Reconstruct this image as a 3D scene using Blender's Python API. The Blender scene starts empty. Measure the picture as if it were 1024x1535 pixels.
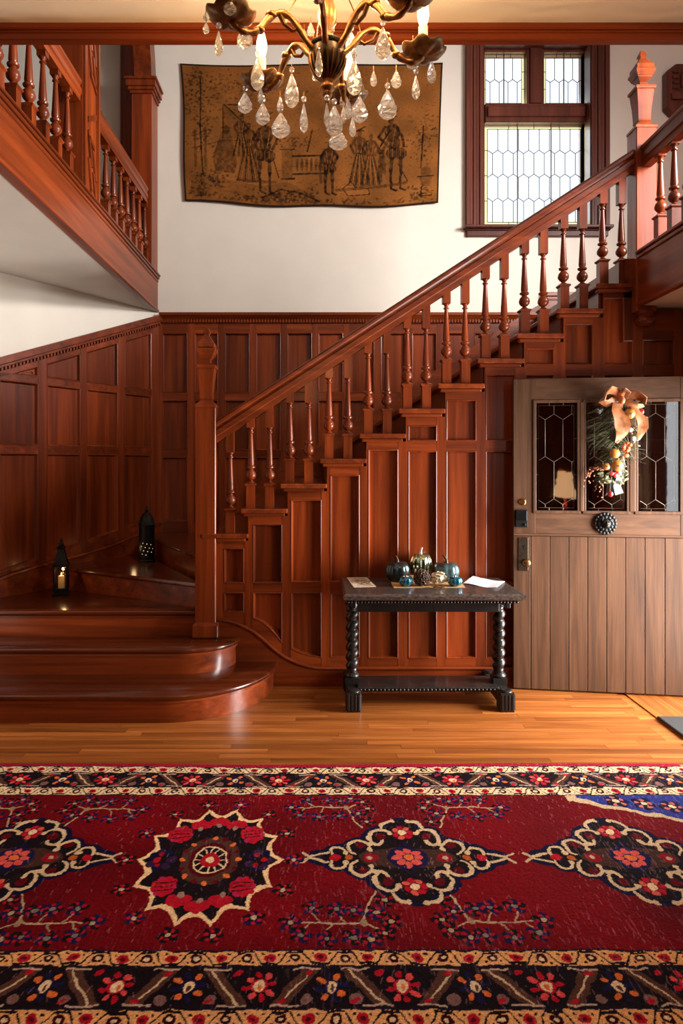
import bpy, bmesh, math, random
import numpy as np
from mathutils import Vector, Matrix
R = random.Random(7)
C = bpy.context.scene.collection
scn = bpy.context.scene

# ------------------------------------------------------------------ camera
cam_d = bpy.data.cameras.new('camera'); cam = bpy.data.objects.new('camera', cam_d); C.objects.link(cam)
cam.location = (0, 0, 1.62); cam.rotation_euler = (math.pi/2, 0, 0)
cam_d.sensor_fit = 'HORIZONTAL'; cam_d.sensor_width = 36; cam_d.lens = 1000/1024*36
cam_d.shift_x = 37/1024; cam_d.shift_y = -74.5/1024; cam_d.clip_start = .05
scn.camera = cam

# ------------------------------------------------------------------ world, lights, exposure
w = bpy.data.worlds.new('world'); scn.world = w; w.use_nodes = True
w.node_tree.nodes['Background'].inputs[0].default_value = (.90, .95, 1, 1)
w.node_tree.nodes['Background'].inputs[1].default_value = 1.6
def area(name, loc, direction, sx, sy, watts, color=(1, 1, 1), spread=180):
    l = bpy.data.lights.new(name, 'AREA'); l.shape = 'RECTANGLE'; l.size = sx; l.size_y = sy
    l.energy = watts; l.color = color; l.spread = math.radians(spread)
    o = bpy.data.objects.new(name, l); o.location = loc
    o.rotation_euler = Vector(direction).to_track_quat('-Z', 'Y').to_euler(); C.objects.link(o); return o
area('daylight_doorway', (2.98, 4.0, 1.0), (-1, .22, -.08), 1.1, 1.9, 180, (1, .97, .94), 120)
area('daylight_stair_window', (2.24, 8.3, 5.1), (0, -1, -.12), 1.2, 1.9, 22, (.95, .97, 1), 80)
area('daylight_upper_hall', (3.3, 2.3, 4.65), (-.35, 1, -.05), 1.7, 1.5, 32, (1, .98, .97), 120)
area('daylight_upper_right', (4.5, 3.7, 4.15), (-6.5, 2.0, -1.7), 2.2, 1.5, 520, (1, .97, .94), 110)
area('fill_front_room', (2.65, 1.2, 1.75), (-1, .1, -.25), 1.1, 1.5, 17, (1, .95, .88))  # added fill for the rug; no window stands in this wall
scn.view_settings.view_transform = 'Standard'; scn.view_settings.look = 'None'
scn.view_settings.gamma = 1; scn.view_settings.use_curve_mapping = False
scn.view_settings.exposure = 0.0
scn.cycles.max_bounces = 10; scn.cycles.transparent_max_bounces = 16

# ------------------------------------------------------------------ helpers
VX, VY, HC = 475.0, 693.0, 1.62
def at(px, py, Y): return Vector(((px-VX)*Y/1000, Y, HC-(py-VY)*Y/1000))
def pxX(px, Y): return (px-VX)*Y/1000
def pyZ(py, Y): return HC-(py-VY)*Y/1000
def lin(c):
    c = np.asarray(c, float)
    if c.max() > 1.01: c = c/255.
    return np.where(c <= .04045, c/12.92, ((c+.055)/1.055)**2.4)
def rgb(*c):
    l = lin(c); return (float(l[0]), float(l[1]), float(l[2]), 1)

class MB:
    def __init__(s): s.v = []; s.f = []
    def add(s, vs, fs):
        n = len(s.v); s.v += [tuple(p) for p in vs]; s.f += [tuple(i+n for i in f) for f in fs]; return s
    def box(s, x0, x1, y0, y1, z0, z1):
        x0, x1 = min(x0, x1), max(x0, x1); y0, y1 = min(y0, y1), max(y0, y1); z0, z1 = min(z0, z1), max(z0, z1)
        return s.add([(x0,y0,z0),(x1,y0,z0),(x1,y1,z0),(x0,y1,z0),(x0,y0,z1),(x1,y0,z1),(x1,y1,z1),(x0,y1,z1)],
            [(0,3,2,1),(4,5,6,7),(0,1,5,4),(1,2,6,5),(2,3,7,6),(3,0,4,7)])
    def fbox(s, F, u0, u1, z0, z1, w0, w1):
        u0, u1 = min(u0, u1), max(u0, u1); z0, z1 = min(z0, z1), max(z0, z1)
        return s.fprism(F, [(u0,z0),(u1,z0),(u1,z1),(u0,z1)], w0, w1)
    def fprism(s, F, poly, w0, w1):
        n = len(poly)
        vs = [F(u, z, w0) for u, z in poly]+[F(u, z, w1) for u, z in poly]
        fs = [tuple(range(n))[::-1], tuple(range(n, 2*n))]+[(i, (i+1) % n, n+(i+1) % n, n+i) for i in range(n)]
        return s.add(vs, fs)
    def loft(s, rings, close=True, caps=True):
        n = len(rings[0]); vs = [p for r in rings for p in r]; fs = []
        for k in range(len(rings)-1):
            for i in range(n if close else n-1):
                j = (i+1) % n; fs.append((k*n+i, k*n+j, (k+1)*n+j, (k+1)*n+i))
        if caps:
            fs.append(tuple(range(n))[::-1]); fs.append(tuple((len(rings)-1)*n+i for i in range(n)))
        return s.add(vs, fs)
    def lathe(s, prof, c=(0,0,0), seg=16, sq=False, axis=None):
        seg = 4 if sq else seg; a0 = math.pi/4 if sq else 0; k = math.sqrt(2) if sq else 1
        rings = []
        M = axis.to_track_quat('Z', 'Y').to_matrix() if axis is not None else None
        for r, z in prof:
            ring = []
            for i in range(seg):
                a = a0+2*math.pi*i/seg; p = Vector((max(r, 1e-4)*k*math.cos(a), max(r, 1e-4)*k*math.sin(a), z))
                if M is not None: p = M @ p
                ring.append((p[0]+c[0], p[1]+c[1], p[2]+c[2]))
            rings.append(ring)
        return s.loft(rings)
    def tube(s, pts, rad, seg=8):
        pts = [Vector(p) for p in pts]; rings = []; up = None
        for i, p in enumerate(pts):
            t = (pts[min(i+1, len(pts)-1)]-pts[max(i-1, 0)]).normalized()
            if up is None: up = t.orthogonal().normalized()
            up = (up-t*up.dot(t)); up = up.normalized() if up.length > 1e-6 else t.orthogonal().normalized()
            b = t.cross(up); r = rad[i] if hasattr(rad, '__len__') else rad
            rings.append([p+(up*math.cos(a)+b*math.sin(a))*r for a in [2*math.pi*k/seg for k in range(seg)]])
        return s.loft(rings)
    def ball(s, c, rx, ry=None, rz=None, seg=12, rows=8, rot=None, fn=None):
        ry = rx if ry is None else ry; rz = rx if rz is None else rz; rings = []
        for j in range(rows+1):
            ph = math.pi*(j/rows)-math.pi/2; ph = max(-1.55, min(1.55, ph)); ring = []
            for i in range(seg):
                a = 2*math.pi*i/seg; k = fn(a, ph) if fn else 1
                p = Vector((rx*math.cos(ph)*math.cos(a)*k, ry*math.cos(ph)*math.sin(a)*k, rz*math.sin(ph)))
                if rot is not None: p = rot @ p
                ring.append((p[0]+c[0], p[1]+c[1], p[2]+c[2]))
            rings.append(ring)
        return s.loft(rings)

WL = {}
def mesh_of(mb, name, mat, origin=(0,0,0), smooth=None, bevel=0, bseg=1):
    me = bpy.data.meshes.new(name); o = Vector(origin)
    me.from_pydata([(p[0]-o.x, p[1]-o.y, p[2]-o.z) for p in mb.v], [], mb.f)
    bm = bmesh.new(); bm.from_mesh(me)
    bmesh.ops.recalc_face_normals(bm, faces=bm.faces)
    if bevel:
        es = [e for e in bm.edges if len(e.link_faces) == 2 and e.calc_face_angle(0) > .6]
        bmesh.ops.bevel(bm, geom=es, offset=bevel, segments=bseg, affect='EDGES', profile=.6, clamp_overlap=True)
    bm.to_mesh(me); bm.free()
    if smooth:
        me.shade_smooth(); me.set_sharp_from_angle(angle=math.radians(smooth))
    if mat: me.materials.append(mat)
    return me
def obj(name, mb, mat, parent=None, smooth=None, bevel=0, origin=None, bseg=1):
    base = WL[parent] if parent is not None else Vector((0,0,0))
    if origin is None:
        if parent is not None: origin = base
        else:
            a = np.array(mb.v); origin = ((a[:,0].min()+a[:,0].max())/2, (a[:,1].min()+a[:,1].max())/2, a[:,2].min())
    origin = Vector(origin)
    o = bpy.data.objects.new(name, mesh_of(mb, name, mat, origin, smooth, bevel, bseg)); C.objects.link(o)
    if parent is not None: o.parent = parent
    o.location = origin-base; WL[o] = origin
    return o
def inst(name, me, loc, parent=None, scale=None, rotz=0):
    o = bpy.data.objects.new(name, me); C.objects.link(o); base = WL[parent] if parent is not None else Vector((0,0,0))
    o.parent = parent; o.location = Vector(loc)-base; WL[o] = Vector(loc)
    if scale: o.scale = scale
    if rotz: o.rotation_euler = (0, 0, rotz)
    return o
def tag(o, label, cat, group=None):
    o['label'] = label; o['category'] = cat
    if group: o['group'] = group
    return o
def thing(name, label, cat, loc, group=None):
    o = bpy.data.objects.new(name, None); o.empty_display_size = .1; C.objects.link(o); o.location = loc; WL[o] = Vector(loc)
    return tag(o, label, cat, group)
def struct(name, mb, mat, parent=None, **k):
    o = obj(name, mb, mat, parent, **k)
    if parent is None: o['kind'] = 'structure'
    return o
def frame(o, U, N):
    o = Vector(o); U = Vector(U).normalized(); N = Vector(N).normalized()
    return lambda u, z, w=0.: (o.x+U.x*u+N.x*w, o.y+U.y*u+N.y*w, o.z+z)
def inset(poly, d):
    n = len(poly); A = sum(poly[i][0]*poly[(i+1)%n][1]-poly[(i+1)%n][0]*poly[i][1] for i in range(n)); sg = 1 if A > 0 else -1
    out = []
    for i in range(n):
        p0, p1, p2 = Vector(poly[i-1]), Vector(poly[i]), Vector(poly[(i+1)%n])
        a = (p1-p0).normalized(); b = (p2-p1).normalized()
        na = Vector((-a.y, a.x))*sg; nb = Vector((-b.y, b.x))*sg
        m = (na+nb); m = m/max(.25, m.length_squared)*2
        out.append(tuple(p1+m*d))
    return out
PANEL_RINGS = [(0, -.04), (0, .001), (.004, .003), (.009, .001), (.012, -.008), (.016, -.022), (.019, -.027), (.045, -.027)]
def panel_mb(F, poly, k=1.):
    rings = [[F(u, z, w) for u, z in inset(poly, d*k)] for d, w in PANEL_RINGS]
    return MB().loft(rings)
def clip(poly, x0, x1, z0, z1):
    for ax, val, keep in ((0, x0, 1), (0, x1, -1), (1, z0, 1), (1, z1, -1)):
        out = []
        for i in range(len(poly)):
            a, b = poly[i-1], poly[i]; da = (a[ax]-val)*keep; db = (b[ax]-val)*keep
            if (da >= 0) != (db >= 0):
                t = da/(da-db); out.append((a[0]+(b[0]-a[0])*t, a[1]+(b[1]-a[1])*t))
            if db >= 0: out.append(b)
        poly = out
        if len(poly) < 3: return []
    return poly

# ------------------------------------------------------------------ materials
def nodes(name):
    m = bpy.data.materials.new(name); m.use_nodes = True; nt = m.node_tree
    return m, nt, nt.nodes['Principled BSDF']
def N(nt, t, **k):
    n = nt.nodes.new(t)
    for a, b in k.items(): setattr(n, a, b)
    return n
def ramp(nt, fac, stops):
    r = N(nt, 'ShaderNodeValToRGB'); e = r.color_ramp.elements
    while len(e) < len(stops): e.new(.5)
    for i, (p, c) in enumerate(stops): e[i].position = p; e[i].color = c
    nt.links.new(fac, r.inputs[0]); return r.outputs[0]
def mix(nt, fac, a, b, mode='MIX'):
    m = N(nt, 'ShaderNodeMix', data_type='RGBA', blend_type=mode)
    for sock, val in ((m.inputs[0], fac), (m.inputs[6], a), (m.inputs[7], b)):
        if hasattr(val, 'node'): nt.links.new(val, sock)
        else: sock.default_value = val
    return m.outputs[2]
def wood(name, dark, mid, light, rough=.32, axis='Z', scale=9., var=.28, coat=.08, bump=.12):
    m, nt, b = nodes(name); L = nt.links
    g = N(nt, 'ShaderNodeNewGeometry'); oi = N(nt, 'ShaderNodeObjectInfo')
    mp = N(nt, 'ShaderNodeMapping'); st = {'X': (.05,1,1), 'Y': (1,.05,1), 'Z': (1,1,.05)}[axis]
    mp.inputs['Scale'].default_value = [scale*s for s in st]
    sc = N(nt, 'ShaderNodeVectorMath', operation='SCALE'); cv = N(nt, 'ShaderNodeCombineXYZ')
    for i in range(3): L.new(oi.outputs['Random'], cv.inputs[i])
    L.new(cv.outputs[0], sc.inputs[0]); sc.inputs['Scale'].default_value = 37.
    L.new(g.outputs['Position'], mp.inputs[0]); ad = N(nt, 'ShaderNodeVectorMath', operation='ADD')
    L.new(mp.outputs[0], ad.inputs[0]); L.new(sc.outputs[0], ad.inputs[1])
    n1 = N(nt, 'ShaderNodeTexNoise'); n1.inputs['Scale'].default_value = 1.3; n1.inputs['Detail'].default_value = 5; n1.inputs['Distortion'].default_value = .8
    n2 = N(nt, 'ShaderNodeTexNoise'); n2.inputs['Scale'].default_value = 7; n2.inputs['Detail'].default_value = 4
    L.new(ad.outputs[0], n1.inputs[0]); L.new(ad.outputs[0], n2.inputs[0])
    a = N(nt, 'ShaderNodeMath', operation='MULTIPLY_ADD'); L.new(n2.outputs[0], a.inputs[0]); a.inputs[1].default_value = .3
    L.new(n1.outputs[0], a.inputs[2])
    sb = N(nt, 'ShaderNodeMath', operation='SUBTRACT'); L.new(a.outputs[0], sb.inputs[0]); sb.inputs[1].default_value = .17
    col = ramp(nt, sb.outputs[0], [(.15, dark), (.48, mid), (.8, light)])
    hs = N(nt, 'ShaderNodeHueSaturation'); L.new(col, hs.inputs['Color'])
    mr = N(nt, 'ShaderNodeMapRange'); L.new(oi.outputs['Random'], mr.inputs[0]); mr.inputs[3].default_value = 1-var; mr.inputs[4].default_value = 1+var
    L.new(mr.outputs[0], hs.inputs['Value']); L.new(hs.outputs[0], b.inputs['Base Color'])
    b.inputs['Roughness'].default_value = rough; b.inputs['Specular IOR Level'].default_value = .25; b.inputs['Coat Weight'].default_value = coat; b.inputs['Coat Roughness'].default_value = .16
    bp = N(nt, 'ShaderNodeBump'); bp.inputs['Strength'].default_value = bump; bp.inputs['Distance'].default_value = .003
    L.new(n2.outputs[0], bp.inputs['Height']); L.new(bp.outputs[0], b.inputs['Normal'])
    return m
def plain(name, col, rough=.5, metal=0., noise=.15, nscale=20., bump=0., coat=0., **k):
    m, nt, b = nodes(name); L = nt.links
    t = N(nt, 'ShaderNodeTexCoord'); n = N(nt, 'ShaderNodeTexNoise'); n.inputs['Scale'].default_value = nscale; n.inputs['Detail'].default_value = 4
    L.new(t.outputs['Object'], n.inputs[0])
    c = np.array(col[:3]); lo = tuple(np.clip(c*(1-noise), 0, 1))+(1,); hi = tuple(np.clip(c*(1+noise), 0, 1))+(1,)
    L.new(ramp(nt, n.outputs[0], [(.3, lo), (.7, hi)]), b.inputs['Base Color'])
    b.inputs['Roughness'].default_value = rough; b.inputs['Metallic'].default_value = metal; b.inputs['Coat Weight'].default_value = coat
    for a, v in k.items(): b.inputs[a.replace('_', ' ')].default_value = v
    if bump:
        bp = N(nt, 'ShaderNodeBump'); bp.inputs['Strength'].default_value = bump; bp.inputs['Distance'].default_value = .004
        L.new(n.outputs[0], bp.inputs['Height']); L.new(bp.outputs[0], b.inputs['Normal'])
    return m
def emit(name, col, s):
    m, nt, b = nodes(name); b.inputs['Base Color'].default_value = col; b.inputs['Emission Color'].default_value = col; b.inputs['Emission Strength'].default_value = s
    return m
def glass(name, tint, gloss=.12, rough=.03, bump=0.):
    m, nt, b = nodes(name); L = nt.links; out = nt.nodes['Material Output']; nt.nodes.remove(b)
    tr = N(nt, 'ShaderNodeBsdfTransparent'); tr.inputs[0].default_value = tint
    gl = N(nt, 'ShaderNodeBsdfGlossy'); gl.inputs['Roughness'].default_value = rough
    fr = N(nt, 'ShaderNodeFresnel'); fr.inputs[0].default_value = 1.5
    mx = N(nt, 'ShaderNodeMixShader'); ad = N(nt, 'ShaderNodeMath', operation='ADD', use_clamp=True)
    L.new(fr.outputs[0], ad.inputs[0]); ad.inputs[1].default_value = gloss
    L.new(ad.outputs[0], mx.inputs[0]); L.new(tr.outputs[0], mx.inputs[1]); L.new(gl.outputs[0], mx.inputs[2]); L.new(mx.outputs[0], out.inputs[0])
    if bump:
        g = N(nt, 'ShaderNodeNewGeometry'); n = N(nt, 'ShaderNodeTexNoise'); n.inputs['Scale'].default_value = 9
        L.new(g.outputs['Position'], n.inputs[0]); bp = N(nt, 'ShaderNodeBump'); bp.inputs['Strength'].default_value = bump; bp.inputs['Distance'].default_value = .01
        L.new(n.outputs[0], bp.inputs['Height']); L.new(bp.outputs[0], gl.inputs['Normal'])
    return m
def vcol(name, rough=.9, sheen=0., bump=0., bscale=300.):
    m, nt, b = nodes(name); L = nt.links
    a = N(nt, 'ShaderNodeVertexColor', layer_name='Col'); L.new(a.outputs[0], b.inputs['Base Color'])
    b.inputs['Roughness'].default_value = rough; b.inputs['Specular IOR Level'].default_value = .04; b.inputs['Sheen Weight'].default_value = sheen
    if bump:
        g = N(nt, 'ShaderNodeNewGeometry'); n = N(nt, 'ShaderNodeTexNoise'); n.inputs['Scale'].default_value = bscale; n.inputs['Detail'].default_value = 3
        L.new(g.outputs['Position'], n.inputs[0]); bp = N(nt, 'ShaderNodeBump'); bp.inputs['Strength'].default_value = bump; bp.inputs['Distance'].default_value = .006
        L.new(n.outputs[0], bp.inputs['Height']); L.new(bp.outputs[0], b.inputs['Normal'])
    return m
D, M_, L_ = rgb(54, 17, 4), rgb(103, 40, 12), rgb(138, 59, 21)
WV = wood('mahogany_upright', D, M_, L_)
WH = wood('mahogany_level', D, M_, L_, axis='X')
WY = wood('mahogany_deep', D, M_, L_, axis='Y')
WT = wood('mahogany_tread', rgb(48,16,5), rgb(84,32,11), rgb(110,48,18), axis='X', rough=.24, coat=.5)
WS_LIT = wood('mahogany_step_lit', rgb(66,22,6), rgb(122,50,18), rgb(158,74,31), axis='X', coat=.7)  # steps' mahogany made lighter to carry the doorway's brightness in its colour
WW = wood('window_wood', rgb(54,24,16), rgb(84,40,28), rgb(104,54,40), rough=.4, coat=.1)
WD = wood('weathered_oak', rgb(50,30,17), rgb(77,49,30), rgb(96,64,41), rough=.5, coat=.05, scale=14, var=.14, bump=.2)
WDH = wood('weathered_oak_level', rgb(50,30,17), rgb(77,49,30), rgb(96,64,41), rough=.5, coat=.05, scale=14, var=.1, axis='X', bump=.2)
WF = wood('floor_oak', rgb(98,50,18), rgb(150,84,36), rgb(186,116,56), rough=.32, coat=.25, axis='X', scale=14, var=.26)
WFY = wood('floor_oak_cross', rgb(98,50,18), rgb(150,84,36), rgb(186,116,56), rough=.32, coat=.25, axis='Y', scale=14, var=.16)
EB = wood('ebonised_wood', rgb(16,13,12), rgb(26,22,20), rgb(38,32,29), rough=.38, coat=.2)
PL = plain('cream_plaster', rgb(206,198,186), .85, noise=.03, nscale=3, bump=.25)
PLC = plain('ceiling_plaster', rgb(236,218,190), .9, noise=.04, nscale=6, bump=.3)
# swirled ceiling relief
nt = PLC.node_tree; wv = N(nt, 'ShaderNodeTexWave', wave_type='RINGS'); wv.inputs['Scale'].default_value = 4; wv.inputs['Distortion'].default_value = 9; wv.inputs['Detail'].default_value = 2
tc = N(nt, 'ShaderNodeTexCoord'); nt.links.new(tc.outputs['Object'], wv.inputs[0])
for n_ in nt.nodes:
    if n_.type == 'BUMP': nt.links.new(wv.outputs['Fac'], n_.inputs['Height']); n_.inputs['Strength'].default_value = .35
BRASS = plain('brass', rgb(150,106,60), .3, 1., noise=.1)
BRONZE = plain('bronze', rgb(150,104,62), .42, 1., noise=.35, nscale=60, bump=.3)
IRON = plain('black_iron', rgb(22,20,19), .45, .6, noise=.3)
DKB = plain('antique_bronze', rgb(70,58,46), .4, .9, noise=.3, nscale=50)
LEAD = plain('lead_came', rgb(70,66,66), .5, .5)
LEADL = plain('zinc_came', rgb(178,162,140), .4, .5)
AGB = plain('aged_brass', rgb(112, 82, 52), .35, .9, noise=.2)
PAN = plain('leafy_bronze', rgb(128,98,62), .42, .7, noise=.35, nscale=60, bump=.2)
GP = glass('window_glass', (.96,.98,1,1), .04)
GY = glass('amber_border_glass', (1,.93,.66,1), .04)
GD = glass('door_glass', (.70,.62,.58,1), .20, .03, .03)
CRY, nt, b_ = nodes('crystal'); b_.inputs['Transmission Weight'].default_value = 1; b_.inputs['Roughness'].default_value = 0.02; b_.inputs['IOR'].default_value = 1.45; b_.inputs['Base Color'].default_value = (1, .98, .95, 1)
tr_ = N(nt, 'ShaderNodeBsdfTransparent'); tl_ = N(nt, 'ShaderNodeBsdfTranslucent'); tl_.inputs[0].default_value = (1, .96, .9, 1); df_ = N(nt, 'ShaderNodeBsdfGlossy'); df_.inputs['Roughness'].default_value = .12
m1, m2, m3 = [N(nt, 'ShaderNodeMixShader') for _ in range(3)]
m1.inputs[0].default_value = .35; m2.inputs[0].default_value = .15; m3.inputs[0].default_value = .22
nt.links.new(b_.outputs[0], m1.inputs[1]); nt.links.new(tr_.outputs[0], m1.inputs[2]); nt.links.new(m1.outputs[0], m2.inputs[1]); nt.links.new(tl_.outputs[0], m2.inputs[2])
nt.links.new(m2.outputs[0], m3.inputs[1]); nt.links.new(df_.outputs[0], m3.inputs[2]); nt.links.new(m3.outputs[0], nt.nodes['Material Output'].inputs[0])
# ------------------------------------------------------------------ the setting
NOFF = 6.8
def wallpt(t, off=0.): return (-1.625-.645*t+off*.84, 6.8-t-off*.542)
m = MB().box(-4.6, 4.7, -4.3, 3.42, -.12, 0).box(-4.6, 4.7, 3.42, 7.2, -.12, -.008)
floor = struct('floor', m, WF, origin=(0, 0, 0))
cube = mesh_of(MB().box(0, 1, 0, 1, 0, 1), 'plank', WF); cubeY = mesh_of(MB().box(0, 1, 0, 1, 0, 1), 'plank', WFY)
yy = 3.42
while yy < 4.83:
    x = -2.6-R.random()*.6
    end = 2.04+R.choice((0, .05, .1))
    while x < end-.06:
        ln = min(R.uniform(.9, 1.9), end-x)
        inst('plank', cube, (x, yy, -.008), floor, (ln-.0015, .0572, .008+R.uniform(-.0004, .0004)))
        x += ln
    yy += .0585
x = 2.16
while x < 2.7:
    inst('plank', cubeY, (x, 3.42, -.0085), floor, (.0572, 1.39, .0082)); x += .0585

zc = 2.995
struct('ceiling', MB().box(-3.1, 2.82, -4.3, 2.125, zc, 3.4), PLC)
struct('ceiling_upper', MB().box(-4.6, 4.7, 2.1, 7.1, 6.4, 6.5), PL)
m = MB().box(-3.0, 2.72, 2.095, 2.125, 2.947, 2.996).box(-3.0, 2.72, 2.083, 2.095, 2.975, 2.996).box(-3.0, 2.72, 2.088, 2.095, 2.968, 2.975)
struct('trim_1', m, WH, bevel=.004)
# back wall with the window opening
wx0, wx1, wz0, wz1 = pxX(722, 6.8), pxX(887, 6.8), pyZ(341, 6.8), 5.93
m = MB().box(-4.6, wx0, 6.8, 7.1, 0, 6.45).box(wx1, 4.7, 6.8, 7.1, 0, 6.45).box(wx0, wx1, 6.8, 7.1, 0, wz0).box(wx0, wx1, 6.8, 7.1, wz1, 6.45)
wall_back = struct('wall_back', m, PL, origin=(0, 6.8, 0))
FB = frame((0, 6.77, 0), (1, 0, 0), (0, -1, 0)); YB = 6.77
colsB = [(243, 281), (291, 327)]+[(336.7+46.8*k, 374+46.8*k) for k in range(11)]
rowsB = [(499, 589), (600, 675), (685, 782)]
xl, xr = pxX(236, YB), pxX(862, YB)
obj('panel_backing', MB().fbox(FB, xl, xr, 0, 3.1, -.029, -.0275), WV, wall_back)
edges = [xl]+[pxX(v, YB) for c in colsB for v in c]+[xr]
for k in range(0, len(edges), 2):
    obj('stile', MB().fbox(FB, edges[k], edges[k+1], .6, 3.03, -.028, 0), WV, wall_back, bevel=.003)
zr = [3.03]+[pyZ(v, YB) for r in rowsB for v in r]+[.6]
for c in colsB:
    u0, u1 = pxX(c[0], YB), pxX(c[1], YB)
    for k in range(0, len(zr), 2): obj('rail', MB().fbox(FB, u0, u1, zr[k], zr[k+1], -.028, -.001), WH, wall_back)
    for r in rowsB:
        z1, z0 = pyZ(r[0], YB), pyZ(r[1], YB)
        obj('panel', panel_mb(FB, [(u0, z0), (u1, z0), (u1, z1), (u0, z1)]), WV, wall_back, smooth=25)
m = MB().fprism(lambda u, z, w_: (w_, 6.77-u, z), [(0, 3.03), (.012, 3.03), (.02, 3.06), (.045, 3.09), (.06, 3.105), (.06, 3.13), (-.02, 3.13), (-.02, 3.03)], xl+.03, xr)
obj('cap_rail', m, WH, wall_back)
m = MB(); u = xl+.04
while u < pxX(700, YB)+.5: m.fbox(FB, u, u+.016, 3.035, 3.065, 0, .026); u += .03
o = obj('dentil_strip', m, WH, wall_back); o['kind'] = 'stuff'
# raking skirt against the back wall and the landing skirt
def nose(X): return 1.106+.18*(X-pxX(302, 4.8))/.2837
m = MB().fprism(FB, [(-.70, nose(-.70)-.3), (2.26, nose(2.26)-.3), (2.26, nose(2.26)+.14), (-.70, nose(-.70)+.14)], 0, .02)
m.fprism(FB, [(-.70, nose(-.70)+.125), (2.26, nose(2.26)+.125), (2.26, nose(2.26)+.155), (-.70, nose(-.70)+.155)], .02, .035)
obj('skirting_board', m, WH, wall_back)
m = MB().fbox(FB, 2.3, 4.2, 3.08, 3.30, -.02, .02).fbox(FB, 2.3, 4.2, 3.30, 3.34, -.02, .04).fbox(FB, 2.3, 4.2, 3.26, 3.275, -.02, .03)
obj('landing_skirting', m, WH, wall_back, bevel=.004)

# diagonal left wall beside the steps
nrm = math.hypot(.645, 1)
a, b2 = wallpt(-.05), wallpt(2.12)
U = Vector((-.645, -1, 0)); Nn = Vector((1, -.645, 0))
F0 = frame((-1.625, 6.8, 0), U, Nn)
def FLt(t, z, w_=0.): return F0(t*nrm, z, w_+.03)
m = MB().fprism(FLt, [(-.02, 0), (2.12, 0), (2.12, 3.15), (-.02, 3.15)], -.25, -.03).box(-3.2, -2.98, 3.0, 4.72, 0, 3.15)
wall_left = struct('wall_left', m, PL, origin=(-2.5, 5, 0))
T = 2.1
ztop = lambda t: 2.96-.455*t
zbot = lambda t: 1.075-.236*t
colsL = [(.0914, .381), (.448, .746), (.804, 1.09), (1.16, 1.45), (1.52, 1.82)]
def quad(t0, t1, f0, f1, n=1):
    return [(t0, f0(t0)), (t1, f0(t1)), (t1, f1(t1)), (t0, f1(t0))]
K = lambda v: (lambda t: v)
obj('panel_backing', MB().fprism(FLt, [(.0, 0), (T, 0), (T, 3.05-.45*T), (0, 3.05)], -.0295, -.028), WV, wall_left)
ed = [0]+[v for c in colsL for v in c]+[T]
for k in range(0, len(ed), 2):
    obj('stile', MB().fprism(FLt, quad(ed[k], ed[k+1], lambda t: zbot(t)-.1, lambda t: ztop(t)+.06), -.028, 0), WV, wall_left, bevel=.003)
for t0, t1 in colsL:
    obj('rail', MB().fprism(FLt, quad(t0, t1, ztop, lambda t: ztop(t)+.07), -.028, -.001), WH, wall_left)
    obj('rail', MB().fprism(FLt, quad(t0, t1, lambda t: zbot(t)-.1, zbot), -.028, -.001), WH, wall_left)
    if t0 < 1.3: obj('rail', MB().fbox(FLt, t0, t1, 2.284, 2.34, -.028, -.001), WH, wall_left)
    obj('rail', MB().fbox(FLt, t0, t1, 1.694, 1.761, -.028, -.001), WH, wall_left)
    rows = [[(t0, zbot(t0)), (t1, zbot(t1)), (t1, 1.694), (t0, 1.694)]]
    if ztop(t1) > 2.35:
        rows.append([(t0, 1.761), (t1, 1.761), (t1, 2.284), (t0, 2.284)])
        rows.append([(t0, 2.34), (t1, 2.34), (t1, ztop(t1)), (t0, ztop(t0))])
    elif t0 < 1.3:
        rows.append([(t0, 1.761), (t1, 1.761), (t1, 2.284), (t0, 2.284)])
        te = (2.96-2.34)/.455
        rows.append([(t0, 2.34), (te, 2.34), (t0, ztop(t0))])
    else: rows.append([(t0, 1.761), (t1, 1.761), (t1, ztop(t1)), (t0, ztop(t0))])
    for p in rows:
        p = [(u*nrm, z) for u, z in p]
        G = lambda u, z, w_=0.: FLt(u/nrm, z, w_)
        obj('panel', panel_mb(G, p), WV, wall_left, smooth=25)
m = MB()
for (o0, o1, wd) in ((.045, .075, .012), (.075, .10, .035), (.10, .16, .055)):
    m.fprism(FLt, quad(0, T, lambda t: ztop(t)+o0, lambda t: ztop(t)+o1), -.03, wd)
obj('cap_rail', m, WH, wall_left, bevel=.004)
m = MB(); t = .01
while t < 1.75:
    m.fprism(FLt, quad(t, t+.014, lambda t: ztop(t)+.05, lambda t: ztop(t)+.08), 0, .03); t += .027
o = obj('dentil_strip', m, WH, wall_left); o['kind'] = 'stuff'
sk = [(t/20*T, 1.0-.235*(t/20*T)-.035*math.sin(t/20*math.pi*2.2)) for t in range(21)]
m = MB().fprism(FLt, [(0, .3)]+[(T, .3)]+sk[::-1], 0, .022)
obj('skirting_board', m, WH, wall_left)
obj('skirting_bead', MB().tube([FLt(t, z, .022) for t, z in sk], .013, 6), WH, wall_left, smooth=60)

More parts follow.
